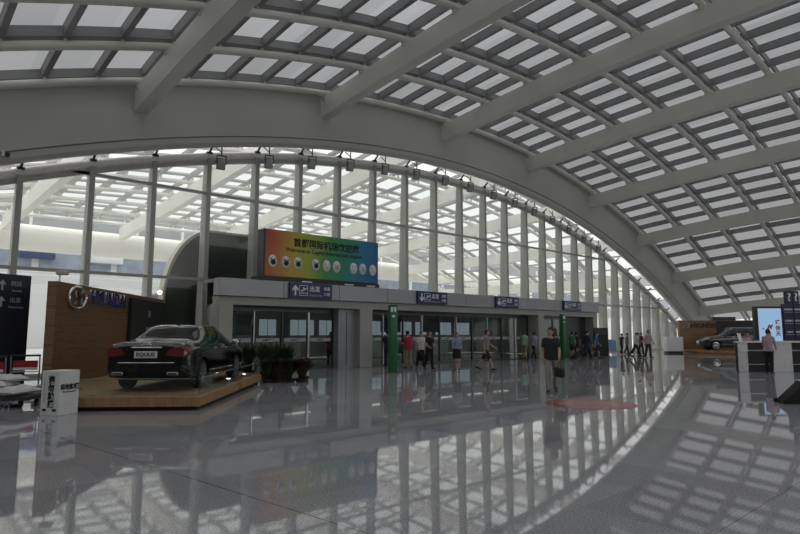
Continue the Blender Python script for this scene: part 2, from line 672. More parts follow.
for z in (7.85, 3.95, 0.06):
    xx = [x for x in xs if zt(x) > z + 0.1]
    MB().box(xx[0], xx[-1], Y_WALL - 0.05, Y_WALL + 0.10, z - 0.06, z + 0.06).build('transom', M_COLUMN, gw, 0)
for a, c in zip(cols, cols[1:]):
    if zt(a) < 0.8 or zt(c) < 0.5:
        continue
    z0 = PAVZ if 11.0 < (a + c) / 2 < PAV1 else 0.02
    MB().prism([(a, z0), (c, z0), (c, zt(c) - 0.2), (a, zt(a) - 0.2)], 'Y', Y_WALL + 0.02, Y_WALL + 0.04).build('glass_pane', M_WGLASS, gw, 0)
# struts that hang the tube from the beam
for x in cols:
    if zt(x) < 1.5:
        continue
    MB().tube([(x, Y_WALL + 0.05, zt(x) + 0.1), (x, Y_WALL - 0.35, zb(x) + 0.3)], 0.05, 8).box(x - 0.12, x + 0.12, Y_WALL - 0.12, Y_WALL + 0.12, zt(x) + 0.1, zt(x) + 0.2).build('hanger', M_DARK, gw, 30)

# unseen back wall and low end wall, added to keep sky light out
tag(MB().box(-26, 80, -17.6, -17.2, 0, 5.5).build('wall_back', M_PAV, smooth=0), 'unseen plain grey wall behind the viewer', 'wall', kind='structure')
tag(MB().box(-12.2, -12.0, -17.2, 24.6, 0, 3.6).build('wall_near', M_PAV, smooth=0), 'unseen plain grey low wall at the near end of the hall', 'wall', kind='structure')

# ------------------------------------------------------------------ floodlights along the arch
FLN = []
for i in range(3, 18):
    x = cols[i + 6] + 0.3
    FLN.append(x)
ORD = ['first', 'second', 'third', 'fourth', 'fifth', 'sixth', 'seventh', 'eighth', 'ninth', 'tenth', 'eleventh', 'twelfth', 'thirteenth', 'fourteenth', 'fifteenth', 'sixteenth']


def make_flood():
    r = thing('floodlight', 'x', 'floodlight', group='floodlights under the arch beam')
    MB().rbox(-0.19, 0.19, -0.12, 0.12, -0.62, -0.1, 0.04, Matrix.Rotation(radians(14), 4, 'X')).build('housing', M_LAMPBODY, r, 30)
    MB().rbox(-0.155, 0.155, -0.135, -0.115, -0.57, -0.15, 0.008, Matrix.Rotation(radians(14), 4, 'X')).build('lamp_glass', M_LAMPGLASS, r, 30)
    MB().box(-0.22, -0.19, -0.03, 0.03, -0.38, 0.0).box(0.19, 0.22, -0.03, 0.03, -0.38, 0.0).box(-0.22, 0.22, -0.03, 0.03, -0.02, 0.02).tube([(0, 0, 0), (0, 0.0, 0.42)], 0.03, 8).tube([(0, 0, 0.15), (-0.28, 0.1, 0.42)], 0.025, 8).build('bracket', M_DARK, r, 30)
    return r


fp = make_flood()
for i, x in enumerate(FLN):
    o = fp if i == 0 else copy_tree(fp)
    o.location = (x, Y_BEAM + 0.75, zb(x) - 0.24)
    o.rotation_euler = (0, 0, radians(-12))
    o['label'] = 'grey box floodlight under the arch beam, %s from the left' % ORD[i]

# security cameras on the lip of the beam
sc = thing('security_camera', 'small dark security camera on the arch beam at its left end', 'camera', (3.0, Y_BEAM - 0.02, zb(3.0) + 0.32))
MB().rbox(-0.06, 0.06, -0.25, -0.05, -0.07, 0.07, 0.02).build('housing', M_BLACK, sc)
MB().box(-0.16, -0.1, -0.2, 0.04, -0.05, 0.13).build('bracket', M_WHITE, sc, 0)

# ------------------------------------------------------------------ outside: gutter tube, terminal
gt = MB().tube([(-40 + 5 * i, Y_OUT + 1.6, 9.55) for i in range(34)], 1.12, 32).build('white_pipe_girder', M_OUTER, None, 40)
tag(gt, 'large white round girder along the canopy edge outside', 'girder', kind='structure')
fas = thing('trim_2', 'grey strip above the round girder outside', 'trim', kind='structure')
MB().box(-40, 125, Y_OUT + 2.9, Y_OUT + 3.1, 10.0, 13.0).build('fascia', M_CORN, fas, 0)
for i in range(34):
    MB().box(-38 + 4.3 * i - 0.1, -38 + 4.3 * i + 0.1, Y_OUT + 1.5, Y_OUT + 1.7, 10.7, 12.0).build('post', M_OUTER, fas, 0)
for k, x in enumerate((-26, -4, 26, 52, 80)):
    tag(MB().lathe([(0.5, -0.03), (0.5, 8.5)], 20, (x, Y_OUT + 1.6, 0)).build('outer_column', M_OUTER, None, 40), 'white round column under the girder outside', 'column', 'round columns under the girder', 'structure')
tb = thing('terminal_building', 'pale terminal building with blue windows beyond the glass wall', 'building', (0, 73, 0))
MB().box(-80, 190, 0, 6, 0, 11.4).build('wall', M_PALE, tb, 0)
for z0, z1 in ((8.2, 10.9),):
    for i in range(32):
        MB().box(-75 + 8 * i, -75 + 8 * i + 7.3, -0.06, 0.02, z0, z1).build('window', M_BLUEWIN, tb, 0)
for i in range(3):
    MB().rbox(4 + 7 * i, 7.4 + 7 * i, -0.95, -0.03, 9.6, 10.5, 0.1).build('hanging_board', [M_RED, M_BLUE, M_PALE][i], tb)
rl = thing('railing', 'white railing outside in front of the far terminal', 'railing', (0, 66, 0))
for z in (7.3, 7.6, 7.9):
    MB().box(-40, 90, -0.04, 0.04, z - 0.04, z + 0.04).build('rail', M_WHITE, rl, 0)
MB().box(-40, 90, -0.3, 0.3, 6.4, 7.2).build('deck_edge', M_PALE, rl, 0)
for i in range(14):
    MB().box(-38 + 9 * i, -37.6 + 9 * i, -0.2, 0.2, -0.03, 7.9).build('post', M_PALE, rl, 0)

# dark rounded stair drum behind the glass
dr = thing('stair_enclosure', 'dark rounded enclosure with cream rim behind the glass wall', 'enclosure', (0, 0, 0))
arc = [(9.5 + 2.1 * (1 - cos(t)), 3.0 + 3.3 * sin(t)) for t in [pi / 2 * i / 14 for i in range(15)]]
poly = [(9.5, -0.03)] + arc + [(20, 6.3), (20, 3.85), (11.0, 3.85), (11.0, -0.03)]
MB().prism(poly, 'Y', 26.0, 26.3).build('front', M_TUNNEL, dr, 20)
out = [(9.4, -0.03)] + [(9.4 + 2.2 * (1 - cos(t)), 3.0 + 3.4 * sin(t)) for t in [pi / 2 * i / 14 for i in range(15)]] + [(20, 6.4)]
inn = [(u + 0.1, v - 0.1 if v > 3 else v) for u, v in out]
MB().loft([[Vector((a[0], 25.93, a[1])), Vector((b_[0], 25.93, b_[1])), Vector((b_[0], 26.5, b_[1])), Vector((a[0], 26.5, a[1]))] for a, b_ in zip(out, inn)]).build('shell', M_RIM, dr, 30)
for x in (14.4, 17.2):
    MB().box(x - 0.03, x + 0.03, 25.96, 26.02, 3.9, 6.28).build('joint', M_DARK, dr, 0)

# ------------------------------------------------------------------ entrance pavilion
YF = 21.4
pv = thing('entrance_pavilion', 'low grey entrance building with cornice before the glass wall', 'entrance building', (0, 0, 0))
MB().box(11.1, PAV1 + 0.15, YF + 0.25, 33.5, 3.6, 3.7).box(PAV0 - 0.1, 11.1, YF + 0.25, YF + 1.2, 3.6, 3.7).build('roof', M_CORN, pv, 0)
for i, (a, c) in enumerate([(PAV0 - 0.1 + 2.86 * k, PAV0 - 0.1 + 2.86 * (k + 1)) for k in range(10)]):
    MB().rbox(a + 0.008, c - 0.008, YF - 0.22, YF + 0.3, 3.05, 3.74, 0.015).build('cornice_panel', M_CORN, pv, 0)
MB().box(PAV0 - 0.1, PAV1 + 0.1, YF - 0.2, YF + 0.3, 3.04, 3.06).build('shadow_gap', M_DARK, pv, 0)
MB().box(PAV0, PAV1, YF - 0.05, YF + 0.55, 2.72, 3.05).build('lintel', M_PAV, pv, 0)
MB().box(11.1, 11.25, YF + 1.2, 33.0, 0, 3.6).box(PAV0, 11.25, YF + 1.05, YF + 1.2, 2.72, 3.6).build('side_wall', M_TUNNEL, pv, 0)
MB().box(PAV0 + 0.04, PAV0 + 0.07, YF + 0.75, YF + 1.1, 0, 2.72).box(PAV0 + 0.04, 11.1, YF + 1.1, YF + 1.13, 0, 2.72).build('side_glass', M_DGLASS, pv, 0)
MB().box(PAV1 - 0.2, PAV1, YF + 0.5, 33.0, 0, 3.6).build('side_wall', M_PAV, pv, 0)
for a, c in ((9.9, 10.5), (16.85, 17.6), (31.15, 31.75), (37.85, 38.4)):
    MB().rbox(a, c, YF - 0.05, YF + 0.75, 0, 2.74, 0.02).build('pillar', M_PAV, pv, 0)
MB().box(15.9, 16.85, YF + 0.35, YF + 0.75, 0, 2.72).build('service_panel', M_CORN, pv, 0)
MB().box(16.35, 16.37, YF + 0.33, YF + 0.36, 0.1, 2.6).build('panel_joint', M_DARK, pv, 0)
MB().box(35.1, 37.85, YF + 0.6, YF + 0.9, 0, 2.72).build('side_panel', M_DARK, pv, 0)
MB().box(11.25, PAV1 - 0.2, 32.9, 33.0, 0, 3.0).build('back_wall', M_CORN, pv, 0)
M_BACKWIN = glow('window_daylight_glow', (0.55, 0.66, 0.78), 0.30)  # panes on the solid wall emit pale blue, standing in for daylight
for i in range(12):
    x = 11.2 + 2.25 * i
    for q in range(3 if i % 3 else 2):
        MB().box(x + q * 0.62, x + q * 0.62 + 0.56, 32.87, 32.9, 1.45, 2.45).build('back_window', M_BACKWIN, pv, 0)
MB().box(11.25, PAV1 - 0.2, YF + 0.5, 33.0, 2.95, 3.05).box(PAV0 + 0.2, 11.25, YF + 0.5, YF + 1.05, 2.95, 3.05).build('inner_ceiling', M_CORN, pv, 0)
M_LIT = glow('ceiling_lamp_glow', (1, 0.97, 0.9), 1.4)
for i in range(9):
    x = 12.2 + 3.1 * i
    for y in (24.4, 29.0):
        MB().box(x - 0.8, x + 0.8, y - 0.14, y + 0.14, 2.93, 2.955).build('ceiling_lamp', M_LIT, pv, 0)

YD = YF + 0.8
DK = mat('door_frame', (0.10, 0.105, 0.105), 0.35, 0.5)


def door_set(name, a, c, label, n):
    d = thing(name, label, 'door', kind='structure')
    MB().box(a, c, YD - 0.06, YD + 0.06, 2.52, 2.74).build('head_frame', DK, d, 0)
    MB().box(a, c, YD - 0.06, YD + 0.06, 0, 0.06).build('sill', DK, d, 0)
    w = (c - a) / n
    for k in range(n + 1):
        x = a + w * k
        t = 0.05 if k % 3 else 0.09
        MB().box(x - t / 2, x + t / 2, YD - 0.06, YD + 0.06, 0.06, 2.52).build('mullion', M_STAINLESS if k % 2 else DK, d, 0)
    for k in range(n):
        x = a + w * k
        if k % 3 == 1 and n > 6:
            MB().box(x + 0.3, x + w - 0.03, YD + 0.08, YD + 0.10, 0.08, 2.5).build('sliding_leaf', M_DGLASS, d, 0)
        else:
            MB().box(x + 0.03, x + w - 0.03, YD - 0.012, YD + 0.012, 0.06, 2.52).build('glass_leaf', M_DGLASS, d, 0)
        b = MB().box(x + 0.12, x + w - 0.12, YD - 0.022, YD - 0.016, 1.22, 1.38)
        b.build('sticker_band', M_DIMLET, d, 0)
        b = MB()
        xm = x + w / 2
        b.prism([(xm - 0.25, 1.27), (xm - 0.05, 1.27), (xm + 0.2, 1.33), (xm - 0.05, 1.33), (xm - 0.25, 1.30)], 'Y', YD - 0.028, YD - 0.023)
        b.build('sticker_mark', M_DARK, d, 0)
    MB().box(a, c, YD - 0.03, YD + 0.03, 0.38, 0.43).build('push_rail', DK, d, 0)
    return d


door_set('door_1', 10.5, 15.9, 'glazed entrance doors under the rainbow banner, behind the plants', 4)
door_set('door_2', 17.6, 31.15, 'wide bank of glazed doors in the middle of the entrance', 10)
door_set('door_3', 31.75, 35.1, 'glazed doors at the far end of the entrance behind green pillar', 3)

# counters, screens inside the entrance
for i, (x, y, w, lab) in enumerate(((13.2, 27.0, 2.6, 'behind the doors under the banner'), (16.8, 28.5, 2.4, 'behind the grey service panel'), (23.0, 27.5, 3.0, 'behind the middle doors'), (28.5, 28.5, 3.2, 'behind the far middle doors'))):
    t = thing('check_counter', 'pale check counter inside the entrance, ' + lab, 'counter', (x, y, 0), 0, 'counters inside the entrance')
    MB().rbox(-w / 2, w / 2, -0.35, 0.35, 0, 1.0, 0.02).build('body', M_PALE, t, 0)
    MB().rbox(-w / 2 - 0.05, w / 2 + 0.05, -0.4, 0.4, 1.0, 1.06, 0.01).build('top', M_WHITE, t, 0)
for i, (x, y, lab) in enumerate(((12.6, 25.2, 'behind the doors under the banner'), (22.3, 25.4, 'behind the middle doors'), (25.6, 25.4, 'behind the right middle doors'))):
    t = thing('hanging_screen', 'dark blue screen hung inside the entrance, ' + lab, 'screen', (x, y, 2.0), 0, 'screens inside the entrance')
    MB().rbox(-0.75, 0.75, -0.05, 0.05, -0.35, 0.45, 0.02).build('panel', M_NAVY, t, 0)
    for s in (-0.5, 0.5):
        MB().box(s - 0.02, s + 0.02, -0.02, 0.02, 0.45, 0.95).build('hanger', M_DARK, t, 0)
t = thing('poster_stand', 'tall black display stand with pale screen left inside the doors', 'display', (11.75, YD + 0.7, 0), 0)
MB().rbox(-0.42, 0.42, -0.06, 0.06, 0, 1.95, 0.02).build('case', M_BLACK, t, 0)
MB().box(-0.34, 0.34, -0.075, -0.06, 0.35, 1.5).build('screen', M_BLUEWIN, t, 0)

# ------------------------------------------------------------------ overhead direction signs on the cornice


def arrow(b, x, z, s, up=True, y0=-0.075, y1=-0.06):
    k = 1 if up else -1
    b.prism([(x - 0.035 * s, z - 0.2 * s * k), (x + 0.035 * s, z - 0.2 * s * k), (x + 0.035 * s, z + 0.06 * s * k), (x + 0.13 * s, z - 0.03 * s * k), (x + 0.13 * s, z + 0.06 * s * k), (x, z + 0.2 * s * k), (x - 0.13 * s, z + 0.06 * s * k), (x - 0.13 * s, z - 0.03 * s * k), (x - 0.035 * s, z + 0.06 * s * k)], 'Y', y0, y1)


def plane_icon(b, x, z, s):
    b.prism([(x - 0.2 * s, z - 0.02 * s), (x - 0.14 * s, z - 0.03 * s), (x - 0.08 * s, z), (x + 0.02 * s, z + 0.03 * s), (x - 0.06 * s, z + 0.13 * s), (x - 0.01 * s, z + 0.14 * s), (x + 0.1 * s, z + 0.07 * s), (x + 0.2 * s, z + 0.12 * s), (x + 0.22 * s, z + 0.08 * s), (x + 0.1 * s, z + 0.01 * s), (x - 0.1 * s, z - 0.08 * s), (x - 0.15 * s, z - 0.07 * s)], 'Y', -0.075, -0.06)
    b.prism([(x - 0.2 * s, z - 0.17 * s), (x + 0.2 * s, z - 0.17 * s), (x + 0.2 * s, z - 0.135 * s), (x - 0.2 * s, z - 0.135 * s)], 'Y', -0.075, -0.06)


for i, (x, lab) in enumerate(((13.95, 'directly under the rainbow banner'), (21.4, 'right of the near green pillar'), (27.65, 'over the middle of the doors'), (34.7, 'at the far end above the green pillar'))):
    t = thing('direction_sign', 'blue departures sign on the cornice, ' + lab, 'sign', (x, YF - 0.29, 3.4), 0, 'departure signs on the cornice')
    MB().rbox(-1.08, 1.08, -0.06, 0.06, -0.32, 0.32, 0.015).build('panel', M_BLUE, t, 0)
    b = MB()
    arrow(b, -0.82, 0, 1.1, i == 0)
    b.build('arrow', M_LET, t, 0)
    b = MB()
    plane_icon(b, -0.42, 0.02, 0.85)
    for q in ((-0.64, -0.62, -0.22, 0.22), (-0.22, -0.20, -0.22, 0.22), (-0.64, -0.20, 0.2, 0.22), (-0.64, -0.20, -0.22, -0.2)):
        b.box(q[0], q[1], -0.07, -0.06, q[2], q[3])
    b.build('plane_symbol', M_LET, t, 0)
    text('出发', 0.27, M_LET, t, (0.16, -0.066, 0.07), bold=0.004)
    text('Departures', 0.14, M_DIMLET, t, (0.2, -0.066, -0.19))
    text('出发', 0.17, M_LET, t, (0.8, -0.066, 0.11), bold=0.002)
    text('值机', 0.17, M_LET, t, (0.8, -0.066, -0.13), bold=0.002)


# ------------------------------------------------------------------ rainbow banner on the pavilion
def rainbow():
    m = bpy.data.materials.new('rainbow_print')
    m.use_nodes = True
    n = m.node_tree.nodes
    l = m.node_tree.links
    b = n['Principled BSDF']
    tc = n.new('ShaderNodeTexCoord')
    sp = n.new('ShaderNodeSeparateXYZ')
    l.new(tc.outputs['Object'], sp.inputs[0])
    nz = n.new('ShaderNodeTexNoise')
    nz.inputs['Scale'].default_value = 0.8
    nz.inputs['Detail'].default_value = 2
    l.new(tc.outputs['Object'], nz.inputs['Vector'])
    zz = n.new('ShaderNodeMath')
    zz.operation = 'MULTIPLY_ADD'
    zz.inputs[1].default_value = -0.16
    l.new(sp.outputs['Z'], zz.inputs[0])
    l.new(sp.outputs['X'], zz.inputs[2])
    ad = n.new('ShaderNodeMath')
    ad.operation = 'MULTIPLY_ADD'
    ad.inputs[1].default_value = 1.3
    l.new(nz.outputs['Fac'], ad.inputs[0])
    l.new(zz.outputs[0], ad.inputs[2])
    mr = n.new('ShaderNodeMapRange')
    mr.inputs['From Min'].default_value = -2.75
    mr.inputs['From Max'].default_value = 3.7
    l.new(ad.outputs[0], mr.inputs['Value'])
    r = n.new('ShaderNodeValToRGB')
    e = r.color_ramp.elements
    e[0].position = 0
    e[0].color = (0.42, 0.05, 0.02, 1)
    e[1].position = 1
    e[1].color = (0.004, 0.09, 0.30, 1)
    for p, c in ((0.12, (0.5, 0.13, 0.015)), (0.25, (0.52, 0.38, 0.02)), (0.38, (0.34, 0.42, 0.03)), (0.52, (0.035, 0.28, 0.05)), (0.68, (0.0, 0.24, 0.14)), (0.82, (0.005, 0.20, 0.34))):
        k = e.new(p)
        k.color = c + (1,)
    l.new(mr.outputs[0], r.inputs[0])
    l.new(r.outputs[0], b.inputs['Base Color'])
    b.inputs['Roughness'].default_value = 0.35
    return m


bn = thing('welcome_billboard', 'rainbow coloured welcome billboard with white masks above the entrance', 'billboard', (14.85, YF + 0.15, 3.745))
MB().box(-3.25, 3.25, -0.1, 0.5, 0.02, 0.2).build('base_box', M_BLACK, bn, 0)
MB().rbox(-3.0, 3.22, -0.02, 0.5, 0.2, 2.22, 0.015).build('case', M_DARK, bn, 0)
MB().box(-2.93, 3.2, -0.045, -0.02, 0.24, 2.2).build('printed_face', rainbow(), bn, 0)
for x in (-2.6, 0, 2.6):
    MB().box(x - 0.06, x + 0.06, 0.1, 0.4, 0, 0.03).build('foot', M_DARK, bn, 0)
for x, in ((-0.9,), (1.4,), (2.7,)):
    MB().box(x - 0.25, x + 0.25, -0.14, -0.1, 0.05, 0.1).build('strip_lamp', M_LET, bn, 0)
M_INK = mat('ink', (0.012, 0.014, 0.012), 0.6)
text('首都国际机场欢迎您', 0.40, M_INK, bn, (0.22, -0.05, 1.74), bold=0.012, name='greeting_lettering')
text('Welcome to Capital International Airport', 0.245, M_INK, bn, (0.12, -0.05, 1.42), bold=0.004, name='greeting_lettering')
for i, x in enumerate((-2.68, -1.9, -1.15, 0.05, 0.75, 1.4, 2.05 + 0.15, 2.62 + 0.04, 3.0)):
    x = (-2.58, -1.95, -1.35, -0.42, 0.17, 0.72, 1.70, 2.25, 2.86)[i]
    mk = MB().sphere((x, -0.05, 0.86), (0.21, 0.07, 0.27), 20, 12).build('mask_ornament', M_WHITE, bn, 60)
    MB().sphere((x, -0.118, 0.82), (0.12, 0.03, 0.12), 14, 8).build('mask_face', [M_INK, M_INK, M_INK, M_INK, M_PALE, M_DIMLET, M_PALE, M_DIMLET, M_PALE][i], mk, 60)
    for s in (-1, 1):
        MB().sphere((x + s * 0.1, -0.108, 0.95), (0.05, 0.02, 0.03), 10, 6).build('mask_eye', M_DARK if i < 4 else M_DIMLET, mk, 60)

# ------------------------------------------------------------------ green pillars
for i, (lat, dep, lab) in enumerate(((-0.3, 24.0, 'nearer, beside the person in red'), (10.1, 36.2, 'farther, behind the man with the bag'))):
    p = cf(lat, dep)
    t = thing('green_pillar_sign', 'tall slim green gate pillar, the ' + lab, 'pillar sign', p, 0 if i else YAW * 0.6, 'green gate pillars')
    MB().rbox(-0.17, 0.17, -0.12, 0.12, 0.03, 2.76, 0.02).build('body', M_GREEN, t, 30)
    MB().box(-0.2, 0.2, -0.15, 0.15, 0, 0.04).build('base', M_DARK, t, 0)
    b = MB()
    b.box(-0.11, -0.04, -0.126, -0.12, 2.46, 2.66).box(0.04, 0.11, -0.126, -0.12, 2.46, 2.66)
    b.prism([(-0.035, 2.47), (0.035, 2.65), (0.02, 2.66), (-0.04, 2.5)], 'Y', -0.126, -0.12).prism([(0.035, 2.47), (-0.035, 2.65), (-0.02, 2.66), (0.04, 2.5)], 'Y', -0.126, -0.12)
    b.build('gate_symbol', M_LET, t, 0)
    b = MB()
    b.box(-0.06, 0.06, -0.126, -0.12, 2.24, 2.33)
    b.build('small_mark', M_LET, t, 0)

# ------------------------------------------------------------------ vehicles


def interp(tab, y):
    """smooth interpolation in a table of (y, values...)"""
    ys = [r[0] for r in tab]
    i = max(0, min(len(tab) - 2, next((k for k in range(len(ys) - 1) if y <= ys[k + 1]), len(ys) - 2)))
    a, b = tab[i], tab[i + 1]
    t = max(0.0, min(1.0, (y - a[0]) / (b[0] - a[0])))
    p = tab[max(i - 1, 0)]
    q = tab[min(i + 2, len(tab) - 1)]
    out = []
    for k in range(1, len(a)):
        m0 = (b[k] - p[k]) / (b[0] - p[0]) * (b[0] - a[0])
        m1 = (q[k] - a[k]) / (q[0] - a[0]) * (b[0] - a[0])
        if (b[k] - a[k]) * m0 <= 0:
            m0 = 0
        if (b[k] - a[k]) * m1 <= 0:
            m1 = 0
        t2, t3 = t * t, t ** 3
        out.append((2 * t3 - 3 * t2 + 1) * a[k] + (t3 - 2 * t2 + t) * m0 + (-2 * t3 + 3 * t2) * b[k] + (t3 - t2) * m1)
    return out


def car_surface(tab):
    """half cross-section at y, parameter t from 0 (underside centre) to 8 (roof centre)"""
    def S(y, t):
        w, zbt, belt, top, rw = interp(tab, y)
        keys = [(0, zbt), (w * 0.86, zbt), (w * 0.985, zbt + 0.13), (w, (zbt + belt) / 2 + 0.05), (w * 0.985, belt - 0.1), (w * 0.945, belt),
                ((w * 0.93 + rw) / 2 + 0.02, (belt + top) / 2), (rw, top - 0.05), (rw * 0.78, top - 0.012), (0, top)]
        t = max(0, min(9, t))
        i = min(8, int(t))
        f = t - i
        p = keys[max(i - 1, 0)] if i else (-keys[1][0], keys[1][1])
        a, b = keys[i], keys[i + 1]
        q = keys[i + 2] if i < 8 else (-keys[8][0], keys[8][1])
        r = []
        for k in (0, 1):
            m0, m1 = (b[k] - p[k]) * 0.42, (q[k] - a[k]) * 0.42
            r.append((2 * f ** 3 - 3 * f * f + 1) * a[k] + (f ** 3 - 2 * f * f + f) * m0 + (-2 * f ** 3 + 3 * f * f) * b[k] + (f ** 3 - f * f) * m1)
        return Vector((max(0, r[0]), y, r[1]))
    return S


def patch(S, quad, off=0.006, nu=14, nv=10, sides=(1, -1)):
    """a piece of the skin of the car, raised by off; QUAD: four (y,t) corners"""
    bs = []
    for s in sides:
        b = MB()
        vs = []
        for i in range(nu + 1):
            for j in range(nv + 1):
                u, v = i / nu, j / nv
                y = (quad[0][0] * (1 - u) + quad[1][0] * u) * (1 - v) + (quad[3][0] * (1 - u) + quad[2][0] * u) * v
                t = (quad[0][1] * (1 - u) + quad[1][1] * u) * (1 - v) + (quad[3][1] * (1 - u) + quad[2][1] * u) * v
                p = S(y, t)
                d1 = S(y + 0.02, t) - S(y - 0.02, t)
                d2 = S(y, min(9, t + 0.05)) - S(y, t - 0.05)
                nn = d2.cross(d1)
                if nn.length < 1e-9:
                    nn = Vector((0, 0, 1))
                nn.normalize()
                if nn.x < -0.01 or (abs(nn.x) <= 0.01 and nn.z < 0 and t > 4):
                    nn = -nn
                p = p + nn * off
                vs.append(Vector((p.x * s, p.y, p.z)))
        fs = []
        for i in range(nu):
            for j in range(nv):
                a = i * (nv + 1) + j
                fs.append((a, a + 1, a + nv + 2, a + nv + 1))
        b.add(vs, fs)
        bs.append(b)
    return bs


def wheel(parent, x, y, r, wid, side, m_rim):
    w = MB()
    w.lathe([(r * 0.66, -wid / 2), (r * 0.93, -wid / 2), (r, -wid / 2 + 0.03), (r, wid / 2 - 0.03), (r * 0.93, wid / 2), (r * 0.66, wid / 2)], 32, (x, y, r), 'X')
    o = w.build('wheel', M_RUBBER, parent, 40)
    ri = MB()
    xo = x + side * (wid / 2 - 0.01)
    ri.lathe([(r * 0.7, 0), (r * 0.7, 0.012), (r * 0.62, 0.016), (r * 0.6, -0.03), (0.03, -0.03)] if side > 0 else [(r * 0.7, 0), (r * 0.7, -0.012), (r * 0.62, -0.016), (r * 0.6, 0.03), (0.03, 0.03)], 32, (xo, y, r), 'X')
    for k in range(10):
        a = 2 * pi * k / 10
        ri.tube([(xo + side * 0.005, y, r), (xo + side * 0.005, y + cos(a) * r * 0.64, r + sin(a) * r * 0.64)], [0.035, 0.02], 6)
    ri.sphere((xo, y, r), (0.03, 0.07, 0.07), 12, 8)
    ri.build('rim', m_rim, o, 40)
    return o


def car_body(root, tab, y0, y1, paint, wheels, wr):
    S = car_surface(tab)
    rings = []
    ny = 90
    for i in range(ny + 1):
        y = y0 + (y1 - y0) * i / ny
        half = [S(y, 9 * k / 54) for k in range(55)]
        rings.append(half + [Vector((-p.x, p.y, p.z)) for p in half[-2:0:-1]])
    b = MB().loft(rings)
    o = b.build('body', paint, None, 0)
    cut = MB()
    for (wy) in wheels:
        cut.lathe([(wr + 0.055, -1.2), (wr + 0.055, 1.2)], 40, (0, wy, wr), 'X')
    c = cut.build('cut', M_BLACK, None, 0)
    # leave the floor pan between the wheels whole
    md = o.modifiers.new('b', 'BOOLEAN')
    md.operation = 'DIFFERENCE'
    md.solver = 'EXACT'
    md.object = c
    bake(o)
    bpy.data.objects.remove(c)
    o.data.shade_smooth()
    o.data.set_sharp_from_angle(angle=radians(38))
    o.parent = root
    MB().box(-0.62, 0.62, y0 + 0.3, y1 - 0.3, 0.24, 0.62).build('underbody', M_BLACK, root, 0)
    return S


